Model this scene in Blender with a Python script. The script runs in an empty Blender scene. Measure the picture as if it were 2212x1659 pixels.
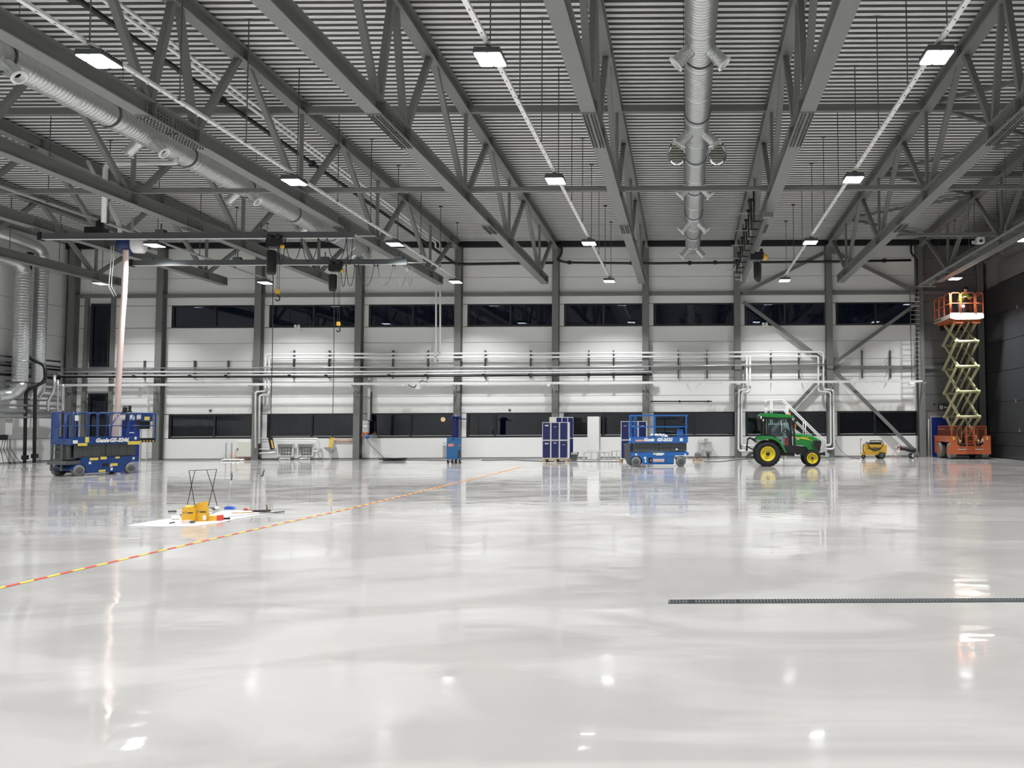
import bpy, math, random
from mathutils import Vector, Matrix
random.seed(7)
S = bpy.context.scene
C = S.collection
PI = math.pi
# ------------------------------------------------------------------ camera, world, exposure
F, CX, CY, CH = 1750.0, 1482.0, 830.0, 1.75        # focal length in px, principal point, eye height
phi, rho = math.atan(88 / F), math.radians(0.26)
fw = Vector((0, math.cos(phi), math.sin(phi))); u0 = Vector((0, -math.sin(phi), math.cos(phi))); r0 = Vector((1, 0, 0))
rt = math.cos(rho) * r0 - math.sin(rho) * u0
up = math.sin(rho) * r0 + math.cos(rho) * u0
cd = bpy.data.cameras.new('camera'); cam = bpy.data.objects.new('camera', cd); C.objects.link(cam)
m = Matrix((rt, up, -fw)).transposed().to_4x4(); m.translation = (0, 0, CH)
cam.matrix_world = m
cd.sensor_width = 36; cd.lens = 36 * F / 2212
cd.shift_x = -(CX - 1106) / 2212; cd.shift_y = (CY - 829.5) / 2212
cd.clip_end = 300; S.camera = cam
w = bpy.data.worlds.new('night'); S.world = w; w.use_nodes = True
w.node_tree.nodes['Background'].inputs[0].default_value = (.012, .014, .026, 1)
w.node_tree.nodes['Background'].inputs[1].default_value = 0.6
vs = S.view_settings; vs.view_transform = 'Standard'; vs.look = 'None'; vs.exposure = 0.0; vs.gamma = 1; vs.use_curve_mapping = False
LAMP_W = 198.0
LAMP_SPREAD = 122
def at(px, py, y=None, z=None, x=None):
    """the place in the hall seen at a pixel, at depth y, height z or side x"""
    d = fw + rt * ((px - CX) / F) - up * ((py - CY) / F)
    t = y / d.y if y is not None else ((z - CH) / d.z if z is not None else x / d.x)
    return Vector((d.x * t, d.y * t, CH + d.z * t))
# ------------------------------------------------------------------ materials
MT = {}
def mat(name, col, rough=.5, metal=0., var=.06, scale=4., bump=0., bscale=60., spec=.5, emit=0., coat=0.):
    m = bpy.data.materials.new(name); m.use_nodes = True; nt = m.node_tree; N = nt.nodes; L = nt.links
    b = N['Principled BSDF']; b.inputs['Roughness'].default_value = rough; b.inputs['Metallic'].default_value = metal
    b.inputs['Specular IOR Level'].default_value = spec
    b.inputs['Coat Weight'].default_value = coat
    tc = N.new('ShaderNodeTexCoord'); nz = N.new('ShaderNodeTexNoise'); nz.inputs['Scale'].default_value = scale; nz.inputs['Detail'].default_value = 5
    L.new(tc.outputs['Object'], nz.inputs['Vector'])
    mr = N.new('ShaderNodeMapRange'); mr.inputs[3].default_value = 1 - var; mr.inputs[4].default_value = 1 + var
    L.new(nz.outputs['Fac'], mr.inputs[0])
    mx = N.new('ShaderNodeMix'); mx.data_type = 'RGBA'; mx.blend_type = 'MULTIPLY'; mx.inputs[0].default_value = 1
    mx.inputs[6].default_value = (*col, 1); L.new(mr.outputs[0], mx.inputs[7]); L.new(mx.outputs[2], b.inputs['Base Color'])
    if bump:
        n2 = N.new('ShaderNodeTexNoise'); n2.inputs['Scale'].default_value = bscale; L.new(tc.outputs['Object'], n2.inputs['Vector'])
        bp = N.new('ShaderNodeBump'); bp.inputs['Strength'].default_value = bump; bp.inputs['Distance'].default_value = .01
        L.new(n2.outputs['Fac'], bp.inputs['Height']); L.new(bp.outputs[0], b.inputs['Normal'])
    if emit:
        b.inputs['Emission Color'].default_value = (*col, 1); b.inputs['Emission Strength'].default_value = emit
    MT[name] = m; return m
mat('steel', (.18, .185, .177), .45, .0, .08, 1.5, .1, 40)
mat('deck', (.80, .81, .79), .4, .1, .05, 3)
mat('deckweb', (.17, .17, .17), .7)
mat('panelgrey', (.17, .17, .168), .5, 0, .04, .8)
mat('traybright', (.84, .84, .83), .3, .35, .03)
mat('reelblue', (.01, .03, .12), .3)
mat('panel', (.82, .82, .80), .5, 0, .03, .6)
mat('joint', (.30, .30, .29), .7)
mat('black', (.012, .012, .013), .45)
mat('frame', (.018, .019, .022), .4)
mat('galv', (.62, .64, .64), .32, .75, .08, 6, .25, 25)
mat('zinc', (.68, .69, .69), .28, .8, .05, 8)
mat('pipewhite', (.78, .78, .77), .3, .15, .04, 5)
mat('white', (.8, .8, .78), .4)
mat('cream', (.74, .73, .64), .4)
mat('greybox', (.5, .5, .49), .5)
mat('copper', (.75, .40, .28), .3, .7)
mat('gblue', (.018, .13, .42), .35, 0, .05)
mat('dblue', (.014, .055, .21), .35, 0, .05)
mat('doorblue', (.006, .03, .26), .35)
mat('navy', (.012, .018, .12), .3)
mat('cartblue', (.03, .15, .36), .4)
mat('arm', (.085, .095, .095), .5)
mat('orange', (.52, .125, .045), .4, 0, .06)
mat('olive', (.46, .44, .25), .45)
mat('green', (.012, .20, .035), .25, 0, .04)
mat('jdyellow', (.80, .62, .03), .3)
mat('yellow', (.80, .47, .05), .4)
mat('boxyellow', (.78, .44, .03), .55)
mat('rubber', (.012, .012, .012), .75, 0, .2, 20, .4, 30)
mat('greyrubber', (.20, .20, .19), .8, 0, .2, 12)
mat('wood', (.52, .38, .22), .7, 0, .2, 9)
mat('red', (.65, .06, .04), .45)
mat('pinkred', (.62, .20, .16), .5)
mat('brush', (.02, .10, .55), .6)
mat('sheet', (.86, .86, .84), .35, 0, .02)
mat('doorgrey', (.05, .052, .055), .32, .2, .08, 1.2)
mat('hivis', (.45, .62, .06), .7)
mat('skin', (.62, .42, .32), .6)
mat('trouser', (.02, .022, .03), .8)
mat('hose', (.74, .58, .52), .25, 0, .08, 12)
mat('amber', (.9, .25, .02), .3)
mat('tiledark', (.05, .05, .052), .5)
mat('label', (.85, .85, .83), .5)
mat('decal', (.80, .62, .10), .5)
mat('lens', (.93, .95, 1.), .3, 0, 0, emit=9.)
mat('glow', (1., .55, .18), .3, 0, 0, emit=6.)
mat('roomdark', (.09, .09, .095), .8)
def glass(name, tint, ior=1.5):
    m = bpy.data.materials.new(name); m.use_nodes = True; nt = m.node_tree; N = nt.nodes; L = nt.links
    N.remove(N['Principled BSDF']); o = N['Material Output']
    t = N.new('ShaderNodeBsdfTransparent'); t.inputs[0].default_value = (*tint, 1)
    g = N.new('ShaderNodeBsdfGlossy'); g.inputs['Roughness'].default_value = .01; g.inputs[0].default_value = (.95, .97, 1, 1)
    f = N.new('ShaderNodeFresnel'); f.inputs[0].default_value = ior
    tc = N.new('ShaderNodeTexCoord'); nz = N.new('ShaderNodeTexNoise'); nz.inputs['Scale'].default_value = .8; L.new(tc.outputs['Object'], nz.inputs['Vector'])
    bp = N.new('ShaderNodeBump'); bp.inputs['Strength'].default_value = .15; bp.inputs['Distance'].default_value = .01; L.new(nz.outputs['Fac'], bp.inputs['Height']); L.new(bp.outputs[0], g.inputs['Normal'])
    x = N.new('ShaderNodeMixShader'); L.new(f.outputs[0], x.inputs[0]); L.new(t.outputs[0], x.inputs[1]); L.new(g.outputs[0], x.inputs[2]); L.new(x.outputs[0], o.inputs[0])
    MT[name] = m
glass('glass', (.36, .40, .50), 1.6); glass('cabglass', (.62, .74, .74), 1.5)
glass('plastic', (.75, .74, .70), 1.35)
# epoxy floor: pale grey, glossy, stretched trowel marks and broad faint patches
def floor_mat():
    m = bpy.data.materials.new('epoxy_floor'); m.use_nodes = True; nt = m.node_tree; N = nt.nodes; L = nt.links; b = N['Principled BSDF']
    tc = N.new('ShaderNodeTexCoord')
    def noise(sc, scale, det=4, dist=0.):
        mp = N.new('ShaderNodeMapping'); mp.inputs['Scale'].default_value = sc; L.new(tc.outputs['Object'], mp.inputs[0])
        n = N.new('ShaderNodeTexNoise'); n.inputs['Scale'].default_value = scale; n.inputs['Detail'].default_value = det; n.inputs['Distortion'].default_value = dist
        L.new(mp.outputs[0], n.inputs['Vector']); return n
    a = noise((.55, 1, 1), .55, 6, 1.2); r = N.new('ShaderNodeValToRGB'); L.new(a.outputs['Fac'], r.inputs[0])
    e = r.color_ramp.elements; e[0].position = .44; e[0].color = (.415, .402, .382, 1); e[1].position = .56; e[1].color = (.49, .477, .455, 1)
    L.new(r.outputs[0], b.inputs['Base Color'])
    q = noise((.5, 1, 1), 1.1, 5, .8); mr = N.new('ShaderNodeMapRange'); mr.inputs[1].default_value = .35; mr.inputs[2].default_value = .7; mr.inputs[3].default_value = .02; mr.inputs[4].default_value = .16
    L.new(q.outputs['Fac'], mr.inputs[0]); L.new(mr.outputs[0], b.inputs['Roughness'])
    b.inputs['Specular IOR Level'].default_value = .5
    w1 = noise((.6, 1, 1), 1.4, 2, .3); w2 = noise((1, 1, 1), 9, 3)
    ad = N.new('ShaderNodeMath'); ad.operation = 'MULTIPLY_ADD'; L.new(w2.outputs['Fac'], ad.inputs[0]); ad.inputs[1].default_value = .035; L.new(w1.outputs['Fac'], ad.inputs[2])
    bp = N.new('ShaderNodeBump'); bp.inputs['Strength'].default_value = 1; bp.inputs['Distance'].default_value = .006
    L.new(ad.outputs[0], bp.inputs['Height']); L.new(bp.outputs[0], b.inputs['Normal'])
    MT['floor'] = m
floor_mat()
def stripe_mat():
    m = bpy.data.materials.new('tape'); m.use_nodes = True; nt = m.node_tree; N = nt.nodes; L = nt.links; b = N['Principled BSDF']; b.inputs['Roughness'].default_value = .4
    tc = N.new('ShaderNodeTexCoord'); sp = N.new('ShaderNodeSeparateXYZ'); L.new(tc.outputs['Object'], sp.inputs[0])
    ad = N.new('ShaderNodeMath'); ad.operation = 'ADD'; L.new(sp.outputs[0], ad.inputs[0]); L.new(sp.outputs[1], ad.inputs[1])
    dv = N.new('ShaderNodeMath'); dv.operation = 'DIVIDE'; L.new(ad.outputs[0], dv.inputs[0]); dv.inputs[1].default_value = .40
    fr = N.new('ShaderNodeMath'); fr.operation = 'FRACT'; L.new(dv.outputs[0], fr.inputs[0])
    gt = N.new('ShaderNodeMath'); gt.operation = 'GREATER_THAN'; gt.inputs[1].default_value = .5; L.new(fr.outputs[0], gt.inputs[0])
    mx = N.new('ShaderNodeMix'); mx.data_type = 'RGBA'; mx.inputs[6].default_value = (.62, .07, .035, 1); mx.inputs[7].default_value = (.85, .55, .06, 1)
    L.new(gt.outputs[0], mx.inputs[0]); L.new(mx.outputs[2], b.inputs['Base Color']); MT['tape'] = m
stripe_mat()
# ------------------------------------------------------------------ mesh builder
class B:
    def __init__(s): s.v = []; s.f = []; s.sm = []
    def add(s, vs, fs, smooth=False):
        o = len(s.v); s.v += [tuple(v) for v in vs]; s.f += [tuple(i + o for i in f) for f in fs]; s.sm += [smooth] * len(fs); return s
    def box(s, x0, y0, z0, x1, y1, z1):
        return s.add([(x0, y0, z0), (x1, y0, z0), (x1, y1, z0), (x0, y1, z0), (x0, y0, z1), (x1, y0, z1), (x1, y1, z1), (x0, y1, z1)],
                     [(0, 3, 2, 1), (4, 5, 6, 7), (0, 1, 5, 4), (1, 2, 6, 5), (2, 3, 7, 6), (3, 0, 4, 7)])
    def cbox(s, cx, cy, cz, sx, sy, sz): return s.box(cx - sx / 2, cy - sy / 2, cz - sz / 2, cx + sx / 2, cy + sy / 2, cz + sz / 2)
    def rbox(s, x0, y0, z0, x1, y1, z1, r, axis='z', n=3):
        """box with rounded corners round one axis"""
        def rr(a0, b0, a1, b1):
            P = []
            for (ca, cb, st) in ((a1 - r, b1 - r, 0), (a0 + r, b1 - r, PI / 2), (a0 + r, b0 + r, PI), (a1 - r, b0 + r, 1.5 * PI)):
                for k in range(n + 1): t = st + PI / 2 * k / n; P.append((ca + r * math.cos(t), cb + r * math.sin(t)))
            return P
        if axis == 'z': return s.prism(rr(x0, y0, x1, y1), 'z', z0, z1)
        if axis == 'y': return s.prism(rr(x0, z0, x1, z1), 'y', y0, y1)
        return s.prism(rr(y0, z0, y1, z1), 'x', x0, x1)
    def prism(s, poly, axis, a, b, smooth=False):
        n = len(poly)
        def p(q, t): return (q[0], q[1], t) if axis == 'z' else ((q[0], t, q[1]) if axis == 'y' else (t, q[0], q[1]))
        s.add([p(q, a) for q in poly] + [p(q, b) for q in poly], [tuple(range(n))[::-1], tuple(range(n, 2 * n))]); 
        o = len(s.v) - 2 * n
        for i in range(n): s.f.append((o + i, o + (i + 1) % n, o + n + (i + 1) % n, o + n + i)); s.sm.append(smooth)
        return s
    def bar(s, p, q, wd, h, upv=(0, 0, 1), poly=None):
        p, q = Vector(p), Vector(q); d = (q - p).normalized(); u = Vector(upv)
        if abs(d.dot(u)) > .98: u = Vector((1, 0, 0))
        sd = d.cross(u).normalized(); u = sd.cross(d).normalized()
        P = poly or [(-wd / 2, -h / 2), (wd / 2, -h / 2), (wd / 2, h / 2), (-wd / 2, h / 2)]; n = len(P)
        vs = [p + sd * a + u * b for a, b in P] + [q + sd * a + u * b for a, b in P]
        return s.add(vs, [tuple(range(n)), tuple(range(2 * n - 1, n - 1, -1))] + [(i, n + i, n + (i + 1) % n, (i + 1) % n) for i in range(n)])
    def ibeam(s, p, q, wd, h, tf=.03, tw=.02):
        for dz, hh, ww in ((h / 2 - tf / 2, tf, wd), (-h / 2 + tf / 2, tf, wd), (0, h - 2 * tf, tw)):
            o = Vector((0, 0, dz)); s.bar(Vector(p) + o, Vector(q) + o, ww, hh)
        return s
    def tube(s, pts, r, n=8, close=True, r2=None):
        pts = [Vector(p) for p in pts]; k = len(pts); rings = []; prev = None
        for i, p in enumerate(pts):
            if i == 0: d = pts[1] - p
            elif i == k - 1: d = p - pts[-2]
            else: d = (pts[i + 1] - p).normalized() + (p - pts[i - 1]).normalized()
            d.normalize() if d.length > 1e-9 else None
            if prev is None:
                a = Vector((0, 0, 1)) if abs(d.z) < .9 else Vector((1, 0, 0)); u = d.cross(a).normalized()
            else: u = (prev - d * prev.dot(d)); u = u.normalized() if u.length > 1e-6 else d.cross(Vector((0, 0, 1))).normalized()
            prev = u; v = d.cross(u); c = 1.
            if 0 < i < k - 1:
                cs = (pts[i + 1] - p).normalized().dot(d); c = 1 / max(cs, .5)
            rr = r if r2 is None else r + (r2 - r) * i / (k - 1)
            # keep tube width through the mitre
            bis = Vector((0, 0, 0))
            if c > 1.02: bis = ((pts[i + 1] - p).normalized() - (p - pts[i - 1]).normalized()).normalized()
            ring = []
            for j in range(n):
                t = 2 * PI * j / n; o = u * math.cos(t) * rr + v * math.sin(t) * rr
                if c > 1.02: o += bis * o.dot(bis) * (c - 1)
                ring.append(p + o)
            rings.append(ring)
        vs = [x for rg in rings for x in rg]; fs = []
        for i in range(k - 1):
            for j in range(n): fs.append((i * n + j, i * n + (j + 1) % n, (i + 1) * n + (j + 1) % n, (i + 1) * n + j))
        s.add(vs, fs, True)
        if close:
            o = len(s.v) - len(vs); s.f += [tuple(o + j for j in range(n))[::-1], tuple(o + (k - 1) * n + j for j in range(n))]; s.sm += [False, False]
        return s
    def lathe(s, prof, c=(0, 0, 0), axis='z', n=20, smooth=True):
        """prof: list of (radius, along)"""
        c = Vector(c); vs = []; fs = []; k = len(prof)
        for r, t in prof:
            for j in range(n):
                a = 2 * PI * j / n; x, y = r * math.cos(a), r * math.sin(a)
                o = (x, y, t) if axis == 'z' else ((x, t, y) if axis == 'y' else (t, x, y)); vs.append(c + Vector(o))
        for i in range(k - 1):
            for j in range(n): fs.append((i * n + j, i * n + (j + 1) % n, (i + 1) * n + (j + 1) % n, (i + 1) * n + j))
        return s.add(vs, fs, smooth)
    def ball(s, c, r, n=12, sz=1.):
        return s.lathe([(max(1e-4, r * math.sin(PI * k / 8)), -r * sz * math.cos(PI * k / 8)) for k in range(9)], c, 'z', n)
    def build(s, name, m, parent=None, loc=None, rot=None):
        me = bpy.data.meshes.new(name); me.from_pydata(s.v, [], s.f); me.polygons.foreach_set('use_smooth', s.sm)
        me.materials.append(MT[m] if isinstance(m, str) else m); me.validate(); me.update()
        o = bpy.data.objects.new(name, me); C.objects.link(o)
        if parent: o.parent = parent
        if loc: o.location = loc
        if rot: o.rotation_euler = rot
        return o
def thing(name, label, cat, loc=(0, 0, 0), rotz=0., group=None):
    o = bpy.data.objects.new(name, None); C.objects.link(o); o.location = loc; o.rotation_euler = (0, 0, rotz); o.empty_display_size = .2
    o['label'] = label; o['category'] = cat
    if group: o['group'] = group
    return o
def tag(o, label, cat, group=None, kind=None):
    o['label'] = label; o['category'] = cat
    if group: o['group'] = group
    if kind: o['kind'] = kind
    return o
def struct(name, b, m): o = b.build(name, m); o['kind'] = 'structure'; return o
def sroot(name, loc=(0, 0, 0)):
    o = bpy.data.objects.new(name, None); C.objects.link(o); o.location = loc; o['kind'] = 'structure'; return o
def dup(root, loc, rotz=None, label=None):
    r = root.copy(); C.objects.link(r); r.location = loc
    if rotz is not None: r.rotation_euler = (0, 0, rotz)
    if label: r['label'] = label
    for ch in list(root.children):
        c = ch.copy(); C.objects.link(c); c.parent = r
        for g in list(ch.children):
            d = g.copy(); C.objects.link(d); d.parent = c
    return r
def text(name, s, size, m, parent, loc, rot, shear=0., ext=.002, bold=0.):
    cu = bpy.data.curves.new(name, 'FONT'); cu.body = s; cu.size = size; cu.shear = shear; cu.extrude = ext; cu.offset = bold; cu.resolution_u = 2
    t = bpy.data.objects.new(name, cu); C.objects.link(t); dg = bpy.context.evaluated_depsgraph_get(); dg.update()
    me = bpy.data.meshes.new_from_object(t.evaluated_get(dg)); bpy.data.objects.remove(t)
    me.materials.clear(); me.materials.append(MT[m]); o = bpy.data.objects.new(name, me); C.objects.link(o)
    o.parent = parent; o.location = loc; o.rotation_euler = rot; return o
ORD = ['first', 'second', 'third', 'fourth', 'fifth', 'sixth', 'seventh', 'eighth', 'ninth', 'tenth', 'eleventh', 'twelfth', 'thirteenth', 'fourteenth', 'fifteenth', 'sixteenth', 'seventeenth']
# ------------------------------------------------------------------ hall dimensions
D = 43.3; XL = -33.3; XR = 16.05; YR = -5.5; MID = 18.87
def roof(y): return 11.65 + .026 * (min(D - y, y - YR) if y > YR else 0)
YV = 8.55; 
def fz(y):
    if y < YV: t = (YV - y) * .019 - .1064
    elif y < 10: t = (y - 10) * .0165 - .0825
    elif y < 20: t = -.000825 * (20 - y) ** 2
    else: t = 0.
    return min(.06, t)
COLX = [-32.75, -28.05, -22.8, -17.45, -12.15, -6.95, -2.15, 2.75, 7.65, 12.5]
# ------------------------------------------------------------------ floor and walls
b = B(); ys = []; y = YR
while y < 21: ys.append(y); y += .25
ys += [21 + 1.0 * k for k in range(23)] + [D + 4.2]
xs = [XL - 1 + 2.5 * k for k in range(21)]; xs[-1] = 17.5
b.add([(x, y, fz(y)) for y in ys for x in xs], [(j * 21 + i, j * 21 + i + 1, (j + 1) * 21 + i + 1, (j + 1) * 21 + i) for j in range(len(ys) - 1) for i in range(20)], True)
struct('floor', b, 'floor')
# roof deck: trapezoidal sheet, ribs running across the hall
b = B(); prof = []
y = YR - .2; per = .27
while y < D + .3:
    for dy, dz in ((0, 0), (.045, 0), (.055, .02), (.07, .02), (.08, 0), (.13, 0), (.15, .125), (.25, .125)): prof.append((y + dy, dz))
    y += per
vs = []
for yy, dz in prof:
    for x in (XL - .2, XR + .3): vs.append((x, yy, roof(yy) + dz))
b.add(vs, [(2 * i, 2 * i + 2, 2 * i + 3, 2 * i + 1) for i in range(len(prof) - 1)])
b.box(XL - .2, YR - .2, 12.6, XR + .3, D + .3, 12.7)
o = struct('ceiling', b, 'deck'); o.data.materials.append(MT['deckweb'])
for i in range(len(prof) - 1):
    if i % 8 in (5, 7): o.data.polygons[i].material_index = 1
ZL0, ZL1, ZU0, ZU1 = 1.15, 2.44, 7.09, 8.29
base = B()
base.box(XL - .2, D + .06, 0, XR + .3, D + .25, ZL0); base.box(XL - .2, D + .06, ZL1, XR + .3, D + .25, ZU0); base.box(XL - .2, D + .06, ZU1, XR + .3, D + .25, 12.3)
WIN = []
for i in range(1, 9): WIN.append((COLX[i] + .42, COLX[i + 1] - .17))
edges = [XL - .2] + [e for wv in WIN for e in wv] + [XR + .3]
TW = (at(192, 900, y=D).x, at(233, 900, y=D).x)          # narrow tall openings in the first bay
for z0, z1 in ((ZL0, ZL1), (ZU0, ZU1)):
    for k in range(0, len(edges), 2): base.box(edges[k], D + .06, z0, edges[k + 1], D + .25, z1)
wb = struct('wall_back', base, 'joint')
rows = [(.06, 1.13), (1.15, 2.42), (2.44, 3.33), (3.33, 4.30), (4.30, 5.27), (5.27, 6.23), (6.23, 7.07), (7.09, 8.27), (8.29, 8.75), (8.75, 9.75), (9.75, 10.72), (10.72, 11.62)]
PM = {}
def panel(x0, x1, z0, z1, y0=D, par=None, m='panel'):
    key = (round(x1 - x0, 2), round(z1 - z0, 2), m)
    if key not in PM:
        q = B(); a, c = (x1 - x0) / 2 - .008, (z1 - z0) / 2 - .009
        q.add([(-a, .06, -c), (a, .06, -c), (a, .06, c), (-a, .06, c), (-a, .008, -c), (a, .008, -c), (a, .008, c), (-a, .008, c), (-a + .008, 0, -c + .008), (a - .008, 0, -c + .008), (a - .008, 0, c - .008), (-a + .008, 0, c - .008)],
              [(0, 1, 5, 4), (1, 2, 6, 5), (2, 3, 7, 6), (3, 0, 4, 7), (4, 5, 9, 8), (5, 6, 10, 9), (6, 7, 11, 10), (7, 4, 8, 11), (8, 9, 10, 11)])
        o = q.build('wall_panel', m, par); PM[key] = o.data
    else:
        o = bpy.data.objects.new('wall_panel', PM[key]); C.objects.link(o); o.parent = par
    o.location = ((x0 + x1) / 2, y0, (z0 + z1) / 2); return o
for i in range(9):
    x0, x1 = COLX[i], COLX[i + 1]
    for z0, z1 in rows:
        win = (abs(z0 - ZL0) < .01 or abs(z0 - ZU0) < .01) and i >= 1
        if win:
            panel(x0, WIN[i - 1][0] - .01, z0, z1, par=wb)
        elif i == 0:
            panel(x0, TW[0] - .15, z0, z1, par=wb); panel(TW[1] + .15, x1, z0, z1, par=wb)
            if z0 < .5 or 3.2 < z0 < 4.8 or z0 > 8.2: panel(TW[0] - .15, TW[1] + .15, z0, z1, par=wb)
        else: panel(x0, x1, z0, z1, par=wb)
XD0, XD1 = at(2009, 900, y=D).x, at(2056, 900, y=D).x
for z0, z1 in rows:
    if z0 < 2.0: panel(COLX[9], XD0 - .1, z0, z1, par=wb, m='panelgrey'); panel(XD1 + .1, XR, z0, z1, par=wb, m='panelgrey')
    else: panel(COLX[9], XR, z0, z1, par=wb, m='panelgrey')
# windows: frame, mullions, two panes each
n = 0
def window(x0, x1, z0, z1, splits, sill=True, yy=D, back=False):
    global n; n += 1
    r = sroot('window_%d' % n, ((x0 + x1) / 2, yy, z0)); hw = (x1 - x0) / 2; h = z1 - z0; t = .075
    q = B(); q.box(-hw, 0, 0, hw, .16, t); q.box(-hw, 0, h - t, hw, .16, h); q.box(-hw, 0, t, -hw + t * 1.6, .16, h - t); q.box(hw - t, 0, t, hw, .16, h - t)
    q.build('frame', 'frame', r)
    if back: B().box(-hw + t, .13, t, hw - t, .158, h - t).build('backing', 'black', r)
    ed = [-hw + t * 1.6] + [-hw + 2 * hw * s_ for s_ in splits] + [hw - t]
    for k in range(len(splits)): B().box(ed[k + 1] - .05, .01, t, ed[k + 1] + .05, .15, h - t).build('mullion', 'frame', r)
    for k in range(len(ed) - 1):
        a0 = ed[k] + (.05 if k else 0); a1 = ed[k + 1] - (.05 if k < len(ed) - 2 else 0)
        B().box(a0, .07, t, a1, .09, h - t).build('pane', 'glass', r)
        if sill: B().box(a0, .045, t, a1, .07, t + .03).build('glazing_bead', 'greybox', r)
    return r
for i, (x0, x1) in enumerate(WIN):
    window(x0, x1, ZU0, ZU1, (.5,), False)
    window(x0, x1, ZL0, ZL1, ((.52,), (.5,), (.49,), (.33,), (.5,), (.5,), (.45,), (.47,))[i])
# rooms behind the lower windows
b = B(); b.box(XL, D + 4, 0, XR, D + 4.1, 3.2); b.box(XL, D + .26, 3.1, XR, D + 4, 3.2); b.box(XL - .1, D + .26, 0, XL, D + 4, 3.2); b.box(XR, D + .26, 0, XR + .1, D + 4, 3.2)
for x in COLX[1:]: b.box(x - .1, D + .27, 0, x + .1, D + 4, 3.1)
struct('trim_1', b, 'roomdark')
# tall narrow windows in the first bay with steel posts either side
for z0, z1 in ((at(212, 793, y=D).z, at(212, 657, y=D).z), (.9, at(212, 850, y=D).z)):
    window(TW[0], TW[1], z0, z1, (), False, D - .11, True)
for xx in (TW[0] - .22, TW[1] + .18):
    o = B().box(xx - .09, -.16, 0, xx + .09, 0, 8.75).build('window_post', 'steel', None, (0, D, 0)); tag(o, 'slim grey steel post %s of the narrow tall windows at far left' % ('left' if xx < TW[0] else 'right'), 'post')
# side walls
b = B(); b.box(XL - .25, YR, 0, XL - .06, D, 12.4); wl = struct('wall_left', b, 'joint')
for k in range(8):
    for z0, z1 in ((.06, 1.2), (1.2, 2.4), (2.4, 3.4), (3.4, 5.0), (5.0, 6.6), (6.6, 8.2), (8.2, 9.9), (9.9, 11.6)):
        o = panel(-3, 3, z0, z1, par=wl); o.rotation_euler = (0, 0, -PI / 2 + PI); o.location = (XL, D - 3 - 6 * k, (z0 + z1) / 2)
b = B(); b.box(XR + .02, YR, 0, XR + .3, D, 12.4); wr = struct('wall_right', b, 'joint')
DZ = [.04, .65, 1.3, 2.85, 4.4, 5.9, 7.35, 8.86]
dr = sroot('door_1', (XR, 22, 0))
for k in range(len(DZ) - 1):
    for j in range(5):
        q = B().box(-.12, -4.99, DZ[k] + .01, 0, 4.99, DZ[k + 1] - .012); o = q.build('door_panel', 'doorgrey', dr, (0, 16.2 - 10 * j, 0))
for (px, py) in ((2198, 663), (2203, 930), (2195, 866)):
    p = at(px, py, x=XR - .12); B().cbox(0, 0, 0, .03, .09, .16).build('latch', 'zinc', dr, (-.14, p.y - 22, p.z))
B().box(-.3, 21.15, 0, 0, 21.3, 8.86).build('door_jamb', 'steel', dr)
b = B().box(XL, YR - .2, 0, XR, YR, 12.5); struct('wall_front', b, 'panel')
b = B().box(XL, D - .03, 0, XR, D + .0, .05); struct('baseboard_back', b, 'joint')
b = B().box(XL, YR, 0, XL + .03, D, .05); struct('baseboard_left', b, 'joint')
b = B().box(XL, D - .22, 11.35, XR, D - .02, 11.66); struct('trim_2', b, 'black')
# blue doors
def bluedoor(x0, x1, h, nm, sign=True):
    r = sroot(nm, ((x0 + x1) / 2, D, 0)); hw = (x1 - x0) / 2
    B().box(-hw - .07, -.06, 0, -hw, .02, h + .07).build('door_frame', 'greybox', r); B().box(hw, -.06, 0, hw + .07, .02, h + .07).build('door_frame', 'greybox', r); B().box(-hw, -.06, h, hw, .02, h + .07).build('door_frame', 'greybox', r)
    l = B().box(-hw + .01, -.05, .02, hw - .01, .0, h - .01).build('door_leaf', 'doorblue', r)
    B().tube([(hw - .1, -.05, 1.05), (hw - .1, -.1, 1.05), (hw - .24, -.1, 1.05)], .012, 6).build('handle', 'zinc', l)
    B().box(-.18, -.055, 1.45, .18, -.05, 1.5).build('door_plate', 'label', l)
bluedoor(at(264, 950, y=D).x, at(303, 950, y=D).x, 2.15, 'door_2'); bluedoor(XD0 + .06, XD1 - .06, 2.1, 'door_3')
# ------------------------------------------------------------------ columns, girts, bracing
def column(x):
    r = thing('steel_column', '', 'column', (x, D - .42, 0), 0, 'wall columns')
    B().box(-.17, 0, .03, .17, .03, 11.35).build('front_flange', 'steel', r); B().box(-.17, .39, .03, .17, .41, 11.35).build('rear_flange', 'steel', r)
    B().box(-.02, .03, .03, .02, .39, 11.35).build('web', 'steel', r); B().box(-.2, -.03, 0, .2, .41, .03).build('base_plate', 'steel', r); return r
c0 = column(COLX[0])
for i, x in enumerate(COLX):
    o = c0 if i == 0 else dup(c0, (x, D - .42, 0))
    o['label'] = 'grey steel column on the back wall, %s from the left corner' % ORD[i]
o = dup(c0, (XR - .35, D - .42, 0)); o['label'] = 'grey steel column in the right corner beside the dark hangar door'
for z, wh in ((8.79, 'above the upper windows'), (4.77, 'behind the pipe runs at mid height')):
    o = B().box(COLX[0], -.16, -.09, XR - .4, 0, .09).build('wall_girt', 'steel', None, (0, D - .02, z)); tag(o, 'long grey horizontal steel girt on back wall %s' % wh, 'girt')
yb = D - .28
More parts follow.
